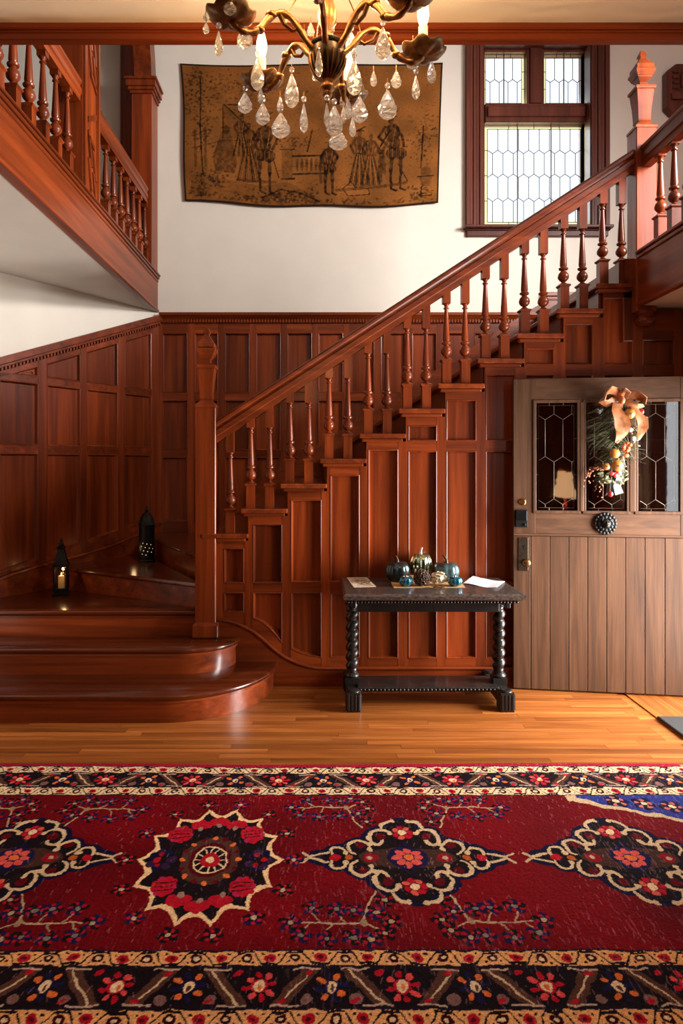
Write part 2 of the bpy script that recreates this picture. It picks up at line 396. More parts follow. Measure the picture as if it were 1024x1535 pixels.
# right wall with the entrance opening, front walls, upper walls
m = MB().box(2.7, 2.78, 2.2, 2.75, 0, 2.74).box(2.7, 2.78, 4.6, 7.0, 0, 2.74).box(2.7, 2.78, 2.75, 4.6, 2.22, 2.74)
struct('wall_right', m, PL)
m = MB().box(2.67, 2.80, 2.66, 2.77, 0, 2.3).box(2.67, 2.80, 4.585, 4.68, 0, 2.3).box(2.67, 2.80, 2.66, 4.68, 2.215, 2.32)
struct('trim_2', m, WV, bevel=.005)
struct('wall_front', MB().box(-3.1, 2.8, -4.3, -4.15, 0, 3), WV)
struct('wall_left_front', MB().box(-3.2, -2.98, -4.3, 3.0, 0, 3.15), WV)
struct('wall_right_front', MB().box(2.7, 2.85, -4.3, 2.2, 0, 3.4), WV)
struct('wall_upper_front', MB().box(-4.6, 4.7, 2.1, 2.125, 3.4, 6.45).box(2.72, 4.7, 2.1, 2.125, 2.7, 3.4).box(-4.6, -3.0, 2.1, 2.125, 3.1, 3.4), PL)
struct('wall_upper_right', MB().box(4.55, 4.7, 2.1, 7.0, 2.7, 6.45), PL)
struct('wall_upper_left', MB().box(-4.6, -4.45, 2.1, 7.0, 3.1, 6.45).box(-2.75, -2.65, 2.15, 5.6, 3.5, 6.4), WV)

# ------------------------------------------------------------------ stair window
YG = 6.98
win = struct('window_1', MB().box(wx0-.0, wx0+.02, 6.79, 7.09, wz0, wz1).box(wx1-.02, wx1, 6.79, 7.09, wz0, wz1).box(wx0, wx1, 6.79, 7.09, wz1-.02, wz1), WW, origin=(2.2, 6.8, 4))
YC = 6.78
def casing(x0, x1):
    m = MB(); w_ = x1-x0; s = 1 if x0 < 2 else -1
    for k, (f0, f1, d) in enumerate(((0, .25, .05), (.25, .45, .03), (.45, .65, .04), (.65, .85, .025), (.85, 1, .035))):
        a, b = (x0+f0*w_, x0+f1*w_) if s > 0 else (x1-f1*w_, x1-f0*w_)
        m.box(a, b, 6.8-d, 6.8, wz0-.0, 6.08)
    return m
obj('casing', casing(pxX(698, YC), pxX(722.5, YC)), WW, win, bevel=.005)
obj('casing', casing(pxX(886.5, YC), pxX(913, YC)), WW, win, bevel=.005)
obj('head_casing', MB().box(pxX(722.5, YC), pxX(886.5, YC), 6.76, 6.8, wz1, 6.08), WW, win, bevel=.005)
sx0, sx1 = pxX(695, YC), pxX(916, YC)
obj('window_sill', MB().box(sx0, sx1, 6.70, 7.05, wz0-.03, wz0).box(sx0+.03, sx1-.03, 6.765, 6.8, wz0-.10, wz0-.03).box(sx0+.015, sx1-.015, 6.745, 6.8, wz0-.045, wz0-.03), WW, win, bevel=.006)
def g(px, py): return (pxX(px, YG), pyZ(py, YG))
lights = [((723, 160), (787, 82)), ((813, 160), (876.5, 82)), ((725, 339), (876, 188))]
lights = [(*g(*a), *g(*b)) for a, b in lights]
x0w, x1w = wx0+.02, wx1-.02
ya, yb = 6.93, 7.03
lo, l1, l2 = lights[2], lights[0], lights[1]
obj('sash_stile', MB().box(x0w, lo[0], ya, yb, wz0, wz1-.02), WW, win, bevel=.004)
obj('sash_stile', MB().box(lo[2], x1w, ya, yb, wz0, wz1-.02), WW, win, bevel=.004)
obj('mullion', MB().box(l1[2], l2[0], ya-.01, yb, l1[1], wz1-.02).box(l1[2]+.03, l2[0]-.03, ya-.03, yb, l1[1], wz1-.02), WW, win, bevel=.004)
obj('transom', MB().box(lo[0], lo[2], ya-.02, yb, lo[3], l1[1]).box(lo[0]+.02, lo[2]-.02, ya-.045, yb, lo[3]+.05, l1[1]-.04), WW, win, bevel=.006)
obj('sash_rail', MB().box(lo[0], lo[2], ya, yb, l1[3], wz1-.02), WW, win, bevel=.004)
obj('sash_rail', MB().box(lo[0], lo[2], ya, yb, wz0, lo[1]), WW, win, bevel=.004)
def leaded(parent, F, x0, z0, x1, z1, cw, ch, bd, gp, gb, lead, lw=.0037, zoff=0., xoff=0., pane='pane'):
    """elongated hexagon quarries inside a border of narrow strips"""
    came = MB(); ix0, ix1, iz0, iz1 = x0+bd, x1-bd, z0+bd, z1-bd
    for (a, b, c, d) in ((x0, ix0, z0, z1), (ix1, x1, z0, z1), (ix0, ix1, z0, iz0), (ix0, ix1, iz1, z1)):
        obj('border_pane', MB().fbox(F, a, b, c, d, -.002, .002), gb, parent)
    seen = set(); tip = cw*.33
    nrow = int((iz1-iz0)/ch)+3; ncol = int((ix1-ix0)/cw)+3
    for r in range(-1, nrow):
        for c in range(-1, ncol):
            cx = ix0+xoff+(c+.5*(r % 2))*cw+cw/2; zb = iz1+zoff-(r+1)*ch
            p = [(cx-cw/2, zb), (cx, zb-tip), (cx+cw/2, zb), (cx+cw/2, zb+ch-tip), (cx, zb+ch), (cx-cw/2, zb+ch-tip)]
            q = clip(p, ix0, ix1, iz0, iz1)
            if not q: continue
            q = [v for i, v in enumerate(q) if math.dist(v, q[i-1]) > 1e-4]
            if len(q) < 3: continue
            obj(pane, MB().fprism(F, q, -.002, .002), gp, parent)
            for i in range(len(q)):
                k = tuple(sorted((tuple(np.round(q[i-1], 3)), tuple(np.round(q[i], 3)))))
                if k not in seen and math.dist(q[i-1], q[i]) > .004:
                    seen.add(k); came.tube([F(*q[i-1]), F(*q[i])], lw, 5)
    for a, b in (((x0, z0), (x1, z0)), ((x1, z0), (x1, z1)), ((x1, z1), (x0, z1)), ((x0, z1), (x0, z0)),
                 ((ix0, iz0), (ix1, iz0)), ((ix1, iz0), (ix1, iz1)), ((ix1, iz1), (ix0, iz1)), ((ix0, iz1), (ix0, iz0))):
        came.tube([F(*a), F(*b)], lw, 5)
    n = max(3, int((z1-z0)/.22))
    for k in range(1, n):
        z = z0+(z1-z0)*k/n
        came.tube([F(x0, z), F(ix0, z)], lw, 5).tube([F(ix1, z), F(x1, z)], lw, 5)
    n = max(3, int((x1-x0)/.22))
    for k in range(1, n):
        x = x0+(x1-x0)*k/n
        came.tube([F(x, z0), F(x, iz0)], lw, 5).tube([F(x, iz1), F(x, z1)], lw, 5)
    obj('came', came, lead, parent)
FW = frame((0, YG, 0), (1, 0, 0), (0, -1, 0))
cwu = (l1[2]-l1[0]-.07)/4
leaded(win, FW, *l1, cwu, .255, .035, GP, GY, LEAD, zoff=.03)
leaded(win, FW, *l2, cwu, .255, .035, GP, GY, LEAD, zoff=.03)
leaded(win, FW, *lo, (lo[2]-lo[0]-.08)/9, .25, .04, GP, GY, LEAD, zoff=.03)
for fx in (1/3, 2/3):
    xb = lo[0]+(lo[2]-lo[0])*fx
    obj('saddle_bar', MB().box(xb-.005, xb+.005, YG-.012, YG-.004, lo[1], lo[3]), LEAD, win)
for l in (l1, l2): obj('saddle_bar', MB().box((l[0]+l[2])/2-.005, (l[0]+l[2])/2+.005, YG-.012, YG-.004, l[1], l[3]), LEAD, win)
# ------------------------------------------------------------------ staircase
st = thing('staircase', 'mahogany staircase with turned balusters, panelled side and rounded bottom steps', 'staircase', (0, 4.8, 0))
YS = 4.84; FS = frame((0, YS, 0), (1, 0, 0), (0, -1, 0))
sX = lambda px: pxX(px, YS); sZ = lambda py: pyZ(py, YS)
zt = {i: 1.106+.18*(i-6) for i in range(6, 17)}; LAND = 1.106+.18*11
nX = {i: pxX(361+59.1*(i-7), 4.8) for i in range(6, 18)}
def step(poly, z, z0, nosing, th=.036, matr=WS_LIT):
    """riser block set back under a tread with a rounded nosing"""
    r = MB().fprism(lambda u, v, w_: (u, v, w_), inset(poly, nosing), z0, z-th)
    obj('riser', r, matr, st, smooth=40)
    rings = [[(x, y, zz) for x, y in inset(poly, d)] for d, zz in ((.012, z-th), (.004, z-th+.008), (0, z-th/2), (.003, z-.009), (.012, z))]
    obj('tread', MB().loft(rings), WT, st, smooth=50)
    mo = MB().fprism(lambda u, v, w_: (u, v, w_), inset(poly, nosing-.012), z-th-.018, z-th)
    obj('cove_moulding', mo, matr, st, smooth=40)
def bull(yf, xc, rx, ry, n=22, yb=4.83):
    return [(-2.93, yf), (xc, yf)]+[(xc+rx*math.sin(a), yb-ry*math.cos(a)) for a in [math.pi/2*k/n for k in range(1, n+1)]]+[(-2.93, yb)]
step(bull(4.11, -.98, .70, .72), .18, 0, .032)
step(bull(4.50, -.94, .39, .33), .36, .18, .032)
w3, w4 = (-2.30+.03, 5.75), (-1.752+.03, 6.60)
step([(-2.86, 4.84), (-.80, 4.84), (-.80, 4.95), w3, (-2.84, 4.92)], .54, .2, .03)
def winder(poly, edge, z, z0):
    obj('riser', MB().fprism(lambda u, v, w_: (u, v, w_), inset(poly, .025), z0, z-.03), WH, st)
    rings = [[(x, y, zz) for x, y in inset(poly, d)] for d, zz in ((.008, z-.034), (0, z-.026), (0, z-.01), (.008, z))]
    obj('tread', MB().loft(rings), WT, st, smooth=50)
winder([(-.84, 4.90), w4, w3], None, .725, .3)
winder([(-.70, 4.92), (-.70, 6.74), (-1.60, 6.74), w4, (-.86, 5.0)], None, .91, .3)
for i in range(6, 17):
    x1 = nX[i]+.336 if i < 16 else 2.27
    y1 = 6.745
    m = MB().fprism(lambda u, v, w_: (u, w_, v), [(nX[i], zt[i]-.034), (x1, zt[i]-.034), (x1, zt[i]), (nX[i], zt[i])], 4.785, y1)
    obj('tread', m, WY, st, bevel=.008, bseg=2)
    obj('tread_moulding', MB().box(nX[i]+.02, x1-.02, 4.80, 4.86, zt[i]-.058, zt[i]-.034), WH, st, bevel=.008, bseg=2)
    obj('riser', MB().box(nX[i]+.045, nX[i]+.06, 4.86, y1, zt[i]-.18-.02, zt[i]-.034), WY, st)
    obj('carcass', MB().box(nX[i]+.05, min(nX[i]+.05+.2837, 2.42), 4.87, 4.90, 0, zt[i]-.06), WV, st)
obj('riser', MB().box(2.22, 2.29, 4.80, 6.745, zt[16]-.05, LAND), WY, st)
# panelled side
def curvept(py_list): return [(sX(x), sZ(y)) for x, y in py_list]
cols = {6: (335.5, 366, [(822, 874.6), (888, 918)]), 7: (379, 423, [(786, 874.6), (888, [(423, 965), (415, 954), (404, 942), (392, 933), (379, 927)])]),
  8: (436, 482, [(749, 873), (888, [(482, 986), (466, 984), (450, 979.5), (436, 973)])]), 9: (495, 539, [(712, 873), (889, 986)]),
  10: (552, 597, [(673.5, 873), (889, 987)]), 11: (612, 655, [(637.5, 661), (676, 873), (889, 987)]), 12: (669, 714, [(599, 661), (676, 873), (889, 987)]),
  13: (728, 773, [(561, 661), (676, 873), (889, 987)]), 14: (788.6, 831, [(522, 547), (562, 661), (676, 873), (889, 987)]),
  15: (848, 889, [(485, 547), (562, 661), (676, 873), (889, 987)]), 16: (905, 949, [(446, 547), (562, 661), (676, 873), (889, 987)]),
  17: (963.5, 1011, [(509, 547), (562, 661), (676, 873), (889, 987)])}
bnd = {i: sX(361+59.1*(i-7)+11) for i in range(6, 19)}; bnd[6] = sX(322)
top = lambda i: zt[min(i, 16)]-.055 if i < 17 else 2.735
for i in range(6, 19):
    m = MB()
    x0 = sX(cols[i][0]) if i in cols else sX(1033)
    if i > 6: m.fbox(FS, sX(cols[i-1][1]), bnd[i], 0, top(i-1), -.03, 0)
    if i < 18: m.fbox(FS, bnd[i], x0, 0, top(i), -.03, 0)
    obj('stile', m, WV, st)
for i, (xa, xb, rows) in cols.items():
    u0, u1 = sX(xa), sX(xb); zprev = top(i)
    for (ya_, yb_) in rows:
        z1 = sZ(ya_)
        if isinstance(yb_, list):
            bot = curvept(yb_); poly = [(u0, z1), (u1, z1)]+bot
            low = [(u1, 0)]+bot+[(u0, 0)]
        else:
            z0 = sZ(yb_); poly = [(u0, z0), (u1, z0), (u1, z1), (u0, z1)]; low = [(u0, 0), (u1, 0), (u1, z0), (u0, z0)]
        if i == 16 and ya_ == 446:
            um, zm = sX(936), sZ(510); poly = [(u0, z0), (u1, z0), (u1, zm), (um, zm), (um, z1), (u0, z1)]
            obj('rail', MB().fbox(FS, um, u1, zm, top(16), -.03, -.001), WV, st)
        obj('panel', panel_mb(FS, poly, .85), WV, st, smooth=25)
        obj('rail', MB().fbox(FS, u0, u1, z1, zprev, -.03, -.001), WH, st)
        zprev = sZ(yb_) if not isinstance(yb_, list) else 0
    obj('rail', MB().fprism(FS, low, -.03, -.001), WH, st)
obj('carcass', MB().box(2.42, 2.69, 4.87, 4.90, 0, 2.73), WV, st)
# baseboard that sweeps up to the newel
sw = [(326.6, 930.5), (336, 931), (346, 932.5), (355, 935), (363, 938.6), (373, 943.5), (383, 949.6), (392, 957), (400, 964), (408, 971.5), (417, 979), (427, 985.5), (436.5, 990.5), (448, 995.5), (461, 999), (473, 1001.2), (487, 1002), (520, 1002), (1033, 1002)]
Ff = frame((0, YS-.002, 0), (1, 0, 0), (0, -1, 0)); cv = curvept(sw)
m = MB()
for k in range(len(cv)-1): m.fprism(Ff, [(cv[k][0], 0), (cv[k+1][0], 0), cv[k+1], cv[k]], 0, .018)
obj('baseboard', m, WH, st)
obj('baseboard_bead', MB().tube([Ff(u, z+.006, .014) for u, z in cv], .014, 8), WH, st, smooth=60)

# handrail
SL = (3.866-1.937)/(2.256+.71)
rail = [(0, 0), (.02, -.002), (.036, -.01), (.045, -.024), (.044, -.042), (.034, -.054), (.03, -.07), (.042, -.08), (.044, -.118), (.034, -.126), (.032, -.168)]
rail_sec = rail+[(-a, b) for a, b in rail[::-1] if a > 0]
def sweep(p0, p1, perp, sec=rail_sec, sub=1):
    p0, p1, perp = Vector(p0), Vector(p1), Vector(perp)
    return MB().loft([[p+perp*a+Vector((0, 0, b)) for a, b in sec] for p in (p0, p1)])
hz = lambda X: 1.937+SL*(X+.71)
YR = 4.845
obj('handrail', sweep((-.735, YR, hz(-.735)), (2.30, YR, hz(2.30)), (0, 1, 0)), WH, st, smooth=35)
# balusters: square base, turned shaft, square head
def baluster_mesh(base, turn, head, hw=.0315, k=1., cap=True):
    prof = [(.024, 0), (.026, .006), (.015, .014), (.013, .02), (.024, .026), (.037, .042), (.040, .058), (.034, .078), (.019, .094), (.018, .102), (.032, .108), (.034, .118), (.022, .128), (.0255, .142)]
    m = MB().box(-hw, hw, -hw, hw, 0, base)
    if cap: m.lathe([(hw, base-.012), (hw+.010, base-.002), (hw+.010, base+.006), (hw-.006, base+.014)], sq=True)
    z = base+(.012 if cap else 0); m.lathe([(r*k, z+h) for r, h in prof]+[(.0135*k, z+turn-.045), (.013*k, z+turn-.04), (.021*k, z+turn-.036), (.021*k, z+turn-.03), (.0135*k, z+turn-.024), (.014*k, z+turn-.014), (.023*k, z+turn-.004), (.023*k, z+turn)], seg=14)
    m.box(-hw+.004, hw-.004, -hw+.004, hw-.004, z+turn, head)
    return mesh_of(m, 'baluster', WV, smooth=40)
def ht(i, X): return hz(X)-.16-zt[i]
def put_baluster(i, X): inst('baluster', baluster_mesh(.172, .40, hz(X)-.15-zt[i]), (X, YR, zt[i]), st)
put_baluster(6, pxX(345.6, YR))
for i in range(7, 17):
    put_baluster(i, nX[i]+.0685); put_baluster(i, nX[i]+.205)
# newel posts
def newel_cap(zb):
    P = [(1260, 77), (1225, 77), (1205, 66), (1160, 42), (1145, 38), (1130, 44), (1118, 46), (1112, 44), (1050, 45), (900, 50), (720, 60), (692, 61), (688, 68), (670, 71), (645, 71), (635, 45), (600, 27), (560, 27), (530, 40), (505, 50), (490, 53), (484, 57), (470, 57), (430, 69), (400, 69), (392, 52), (382, 60), (325, 60), (310, 53), (250, 34), (205, 19), (185, 18), (165, 27), (140, 22), (110, 16), (90, 11), (85, .5)]
    return [(r/1000, zb+(1215-y)*.000499) for y, r in P]
def newel(xa, xb, y0, y1, z0, zb, foot=None):
    cx, cy, hw = (xa+xb)/2, (y0+y1)/2, (xb-xa)/2
    m = MB().box(xa, xb, y0, y1, z0, zb-.02)
    if foot: m.lathe([(hw+.018, z0), (hw+.018, z0+.09), (hw+.004, z0+.105), (hw-.002, z0+.11)], (cx, cy, 0), sq=True)
    p = obj('newel_post', m, WV, st, bevel=.005)
    cp = MB().lathe([(r, z) for r, z in newel_cap(zb)], (cx, cy, 0), sq=True)
    obj('newel_cap', cp, WV, p)
    return p
newel(-.875, -.727, 4.79, 4.938, .362, 2.037, True)
pn = newel(2.286, 2.434, 4.77, 4.918, 2.70, 4.04)
dr = [(.05, 2.72), (.06, 2.70), (.062, 2.685), (.05, 2.675), (.046, 2.668), (.06, 2.655), (.064, 2.64), (.06, 2.622), (.05, 2.612), (.04, 2.608), (.002, 2.60)]
obj('newel_drop', MB().lathe(dr, (2.36, 4.80, 0), 20), WV, pn, smooth=50)

# ------------------------------------------------------------------ landing and right gallery
ga = st
obj('landing_floor', MB().box(2.27, 4.5, 4.93, 6.79, LAND-.3, LAND).box(2.33, 4.5, 2.24, 4.93, LAND-.3, LAND), WY, ga)
obj('soffit', MB().box(2.33, 4.5, 2.24, 4.83, 2.742, LAND-.31).box(2.44, 4.5, 4.9, 6.79, 2.742, LAND-.31), PL, ga)
FG = frame((2.33, 0, 0), (0, -1, 0), (-1, 0, 0))
m = MB().box(2.30, 2.33, 2.24, 4.775, 2.745, LAND+.03)
obj('fascia', m, WY, ga)
obj('fascia_moulding', MB().box(2.275, 2.40, 2.24, 4.775, LAND+.02, LAND+.045).box(2.288, 2.30, 2.24, 4.775, LAND-.01, LAND+.02), WY, ga, bevel=.006)
obj('fascia_moulding', MB().box(2.285, 2.33, 2.24, 4.775, 2.735, 2.765), WY, ga, bevel=.006)
obj('handrail', sweep((2.36, 4.775, 3.90), (2.36, 2.24, 3.90), (1, 0, 0)), WY, ga, smooth=35)
BG = baluster_mesh(.172, .40, .675)
for k in range(13): inst('baluster', BG, (2.36, 4.58-.175*k, LAND+.045), ga)

# ------------------------------------------------------------------ left gallery
gl = thing('gallery', 'upper left gallery with deep wooden fascia, carved pier and turned balustrade', 'gallery', (-1.8, 4.8, 3.15))
XG = -1.62; Z0, Z1 = 3.152, 3.525
obj('gallery_floor', MB().box(-4.4, XG-.03, 2.24, 6.79, 3.2, 3.50), WY, gl)
obj('soffit', MB().box(-4.4, XG-.02, 2.24, 6.79, Z0, 3.2), PL, gl)
m = MB().box(XG-.03, XG, 2.24, 6.795, Z0+.0, Z1-.04)
obj('fascia', m, WY, gl)
obj('fascia_moulding', MB().box(XG-.12, XG+.03, 2.24, 6.795, Z1-.02, Z1).box(XG-.03, XG+.02, 2.24, 6.795, Z1-.045, Z1-.02).box(XG-.03, XG+.008, 2.24, 6.795, Z1-.075, Z1-.045), WY, gl, bevel=.005)
obj('fascia_moulding', MB().box(XG-.06, XG+.014, 2.24, 6.795, Z0-.006, Z0+.022), WY, gl, bevel=.005)
BL = baluster_mesh(.172, .40, .66)
XB = XG-.065
for k in range(7): inst('baluster', BL, (XB, 5.32+.2*k, Z1), gl)
for k in range(9): inst('baluster', BL, (XB, 4.50-.2*k, Z1), gl)
obj('handrail', sweep((XB, 5.0, 4.31), (XB, 6.5, 4.31), (1, 0, 0)), WY, gl, smooth=35)
obj('handrail', sweep((XB, 2.24, 4.31), (XB, 4.66, 4.31), (1, 0, 0)), WY, gl, smooth=35)
# carved pier
pier = obj('pier', MB().box(XG-.20, XG-.012, 4.67, 4.99, Z1, 6.39), WV, gl, bevel=.006)
FP = frame((XG-.012, 4.67, 0), (0, 1, 0), (1, 0, 0))
m = MB()
m.fbox(FP, .0, .035, Z1, 6.3, 0, .012).fbox(FP, .285, .32, Z1, 6.3, 0, .012).fbox(FP, .05, .06, Z1, 6.3, 0, .006).fbox(FP, .26, .27, Z1, 6.3, 0, .006)
obj('pier_bead', m, WV, pier)
def bar(poly): obj('fret_bar', MB().fprism(FP, poly, 0, .014), WV, pier)
def key(cz):
    for s in (0, .16):
        bar([(.07, cz+.17-s), (.105, cz+.17-s), (.16, cz-.03-s), (.125, cz-.03-s)]); bar([(.16, cz+.10-s), (.195, cz+.10-s), (.25, cz-.10-s), (.215, cz-.10-s)])
    bar([(.07, cz+.17), (.07, cz+.205), (.195, cz+.135), (.195, cz+.10)]); bar([(.125, cz-.19), (.25, cz-.26), (.25, cz-.295), (.125, cz-.225)])
    bar([(.07, cz+.26), (.07, cz+.30), (.25, cz+.40), (.25, cz+.36)])
for z in (3.78, 4.62, 5.4): key(z)
# arch pier by the back wall and its arch springing toward the room
ap = obj('arch_pier', MB().box(XG-.20, XG, 6.55, 6.79, Z1, 5.24), WV, gl, bevel=.004)
m = MB()
for z0, z1, d in ((5.24, 5.27, .015), (5.27, 5.30, .03), (5.30, 5.36, .045), (5.36, 5.385, .06)): m.box(XG-.2-d, XG+d, 6.55-d, 6.79, z0, z1)
obj('pier_capital', m, WV, ap, bevel=.005)
m = MB(); rr = 1.0; rings = []
for k in range(13):
    a = math.pi/2*k/12
    yi, zi = 6.57-rr+rr*math.cos(a), 5.385+rr*.95*math.sin(a); yo, zo = 6.57-rr+(rr+.2)*math.cos(a), 5.385+(rr*.95+.2)*math.sin(a)
    rings.append([(XG-.18, yi, zi), (XG-.01, yi, zi), (XG-.01, min(yo, 6.78), min(zo, 6.38)), (XG-.18, min(yo, 6.78), min(zo, 6.38))])
obj('arch', m.loft(rings), WY, gl, smooth=30)
obj('door_architrave', MB().box(-1.95, -1.84, 6.72, 6.79, Z1, 6.3).box(-1.99, -1.95, 6.75, 6.79, Z1, 6.3), WV, gl, bevel=.006)
# ------------------------------------------------------------------ entrance door, standing open
DO = Vector((1.40, 4.75, 0)); DU = Vector((1.27, -.18, 0)).normalized(); DN = Vector((-.18, -1.27, 0)).normalized()
FD = frame(DO, DU, DN)
def du(px): k = (px-VX)/1000; return (DO.y*k-DO.x)/(DU.x-DU.y*k)
def dz(px, py): return pyZ(py, DO.y+DU.y*du(px))
def dp(px, py, w_=0.): return Vector(FD(du(px), dz(px, py), w_))
W = 1.285; zT = dz(790, 568); zB = .012; zS = dz(780, 802)
th = -.046
uL0, uL1 = du(803), du(866); uM0, uM1 = du(877.5), du(940); uR0, uR1 = du(955.5), du(1020)
zl1, zl0 = dz(835, 603), dz(835, 766)
door = struct('door_1', MB().fbox(FD, 0, uL0, zS+.004, zT, th, 0).fbox(FD, uR1, W, zS+.004, zT, th, 0), WD, bevel=.003, origin=tuple(DO))
obj('top_rail', MB().fbox(FD, uL0, uR1, zl1, zT, th, -.001), WDH, door)
obj('lock_rail', MB().fbox(FD, uL0, uR1, zS+.004, zl0, th, -.001), WDH, door)
for a, b in ((uL1, uM0), (uM1, uR0)): obj('muntin', MB().fbox(FD, a, b, zl0, zl1, th, -.001).fbox(FD, a+.014, b-.014, zl0, zl1, -.001, .012), WD, door, bevel=.004)
m = MB()
for a, b in ((uL0, uL1), (uM0, uM1), (uR0, uR1)):
    s = .018
    m.fbox(FD, a-s, a+.004, zl0-s, zl1+s, -.002, .008).fbox(FD, b-.004, b+s, zl0-s, zl1+s, -.002, .008)
    m.fbox(FD, a, b, zl0-s, zl0+.004, -.002, .008).fbox(FD, a, b, zl1-.004, zl1+s, -.002, .008)
o = obj('glazing_bead', m, WD, door, bevel=.003); o['kind'] = 'stuff'
FDg = lambda u, z, w_=0.: FD(u, z, w_-.012)
for k, (a, b) in enumerate(((uL0, uL1), (uM0, uM1), (uR0, uR1))):
    leaded(door, FDg, a, zl0, b, zl1, (b-a-.05)/1.95, .30, .022, GD, GD, LEADL, lw=.0023, zoff=-.06, xoff=-.075)
obj('drip_moulding', MB().fbox(FD, 0, W, zS-.004, zS+.012, th, .006), WDH, door, bevel=.003)
obj('stile', MB().fbox(FD, 0, du(795.4), zB, zS-.006, th, 0), WD, door, bevel=.003)
edges = [796, 824.5, 852.8, 881, 909.6, 938, 967, 997, 1027]; ue = [du(e) for e in edges]+[W]
pl = MB().fbox(FD, ue[0], W, zB, zS-.006, th, -.012)
obj('plank_backing', pl, WD, door)
for k in range(len(ue)-1):
    obj('plank', MB().fbox(FD, ue[k]+.0012, ue[k+1]-.0012, zB, zS-.006, -.012, -.001), WD, door, bevel=.003)
# hardware
u0, z0 = du(784.5), dz(784, 830)
p = obj('escutcheon', MB().fbox(FD, du(777), du(792), dz(784, 855.5), dz(784, 805.5), 0, .006), DKB, door, bevel=.003)
obj('keyhole', MB().lathe([(.006, 0), (.006, .003)], tuple(dp(785.5, 818, .005)), 12, axis=DN).fbox(FD, du(785.5)-.002, du(785.5)+.002, dz(785, 823), dz(785, 818), .005, .008), IRON, p)
kb = MB().lathe([(.02, 0), (.02, .004), (.010, .01), (.009, .03), (.022, .038), (.030, .05), (.031, .06), (.025, .07), (.012, .075), (.001, .076)], tuple(dp(787, 842, .006)), 20, axis=DN)
obj('door_knob', kb, AGB, door, smooth=50)
p = obj('keypad_lock', MB().fbox(FD, du(771.8), du(790.8), dz(781, 790), dz(781, 764), 0, .022), IRON, door, bevel=.006, bseg=2)
obj('keypad_cover', MB().fbox(FD, du(773.5), du(789), dz(781, 780), dz(781, 765.5), .022, .028), plain('black_plastic', rgb(14, 14, 16), .2), p, bevel=.003)
obj('thumb_turn', MB().lathe([(.009, 0), (.009, .006), (.004, .008)], tuple(dp(786, 786, .022)), 14, axis=DN), IRON, p, smooth=40)
obj('deadbolt_cylinder', MB().lathe([(.024, 0), (.024, .004), (.018, .008), (.016, .012), (.002, .012)], tuple(dp(783.2, 752.5, 0)), 20, axis=DN), BRASS, door, smooth=40)
for py in (747, 752.5, 758): obj('strike_plate', MB().fbox(FD, -.003, 0, dz(771, py+2.1), dz(771, py-2.1), -.036, -.008), BRASS, door)
# lion mask knocker with a leafy wreath rim
kc = dp(907, 784.5, 0)
base = MB().ball((0, 0, 0), .001); base = MB()
Bk = Matrix((DU, Vector((0, 0, 1)), -DN)).transposed()   # local x,y,z -> door u, z, into the door
def kpt(x, y, w_): return kc+DU*x+Vector((0, 0, y))+DN*w_
def petal_ring(r, n, s, w_):
    m = MB()
    for i in range(n):
        a = 2*math.pi*i/n; m.ball(kpt(r*math.cos(a), r*math.sin(a), w_), s, s*.6, s, 8, 6)
    return m
kn = obj('knocker_plate', MB().lathe([(.070, 0), (.074, .006), (.066, .014), (.05, .018), (.001, .02)], tuple(kc), 28, axis=DN), IRON, door, smooth=50)
obj('knocker_wreath', petal_ring(.066, 18, .0145, .012), IRON, kn, smooth=60)
obj('lion_mane', petal_ring(.042, 12, .016, .022), IRON, kn, smooth=60)
m = MB().ball(kpt(0, 0, .026), .036, .026, .036).ball(kpt(0, -.012, .046), .02, .016, .016).ball(kpt(-.014, .012, .042), .010, .008, .008).ball(kpt(.014, .012, .042), .010, .008, .008).ball(kpt(0, .004, .05), .008, .012, .016).ball(kpt(-.027, .025, .03), .010).ball(kpt(.027, .025, .03), .010)
obj('lion_face', m, IRON, kn, smooth=60)
# hinges along the far edge
for z in (.35, .95, 1.35, 1.95): obj('hinge', MB().lathe([(.009, -.05), (.009, .05)], tuple(Vector(FD(W+.004, z, .004))), 10), DKB, door)

# ------------------------------------------------------------------ autumn swag hanging on the door
sg = thing('door_swag', 'autumn swag of gold ribbon, apples, berries and pine needles on the weathered door', 'wreath', tuple(dp(915, 745, .012)))
RIB = plain('gold_ribbon', rgb(158, 92, 42), .55, 0., noise=.3, nscale=30, bump=.3); RIB.node_tree.nodes['Principled BSDF'].inputs['Sheen Weight'].default_value = .3
NEE = plain('pine_needle', rgb(74, 72, 40), .6, noise=.4); LEF = plain('olive_leaf', rgb(72, 74, 32), .55, noise=.4)
APP = plain('gold_apple', rgb(178, 116, 48), .35, noise=.25, nscale=18, coat=.3); BER = plain('red_berry', rgb(170, 30, 34), .3, coat=.4)
ORF = plain('orange_petal', rgb(176, 80, 28), .6, noise=.3); STM = plain('brown_stem', rgb(70, 48, 30), .7, noise=.3); BEB = plain('tan_berry', rgb(190, 120, 84), .4)
WHR = plain('white_gauze', rgb(180, 184, 194), .6)
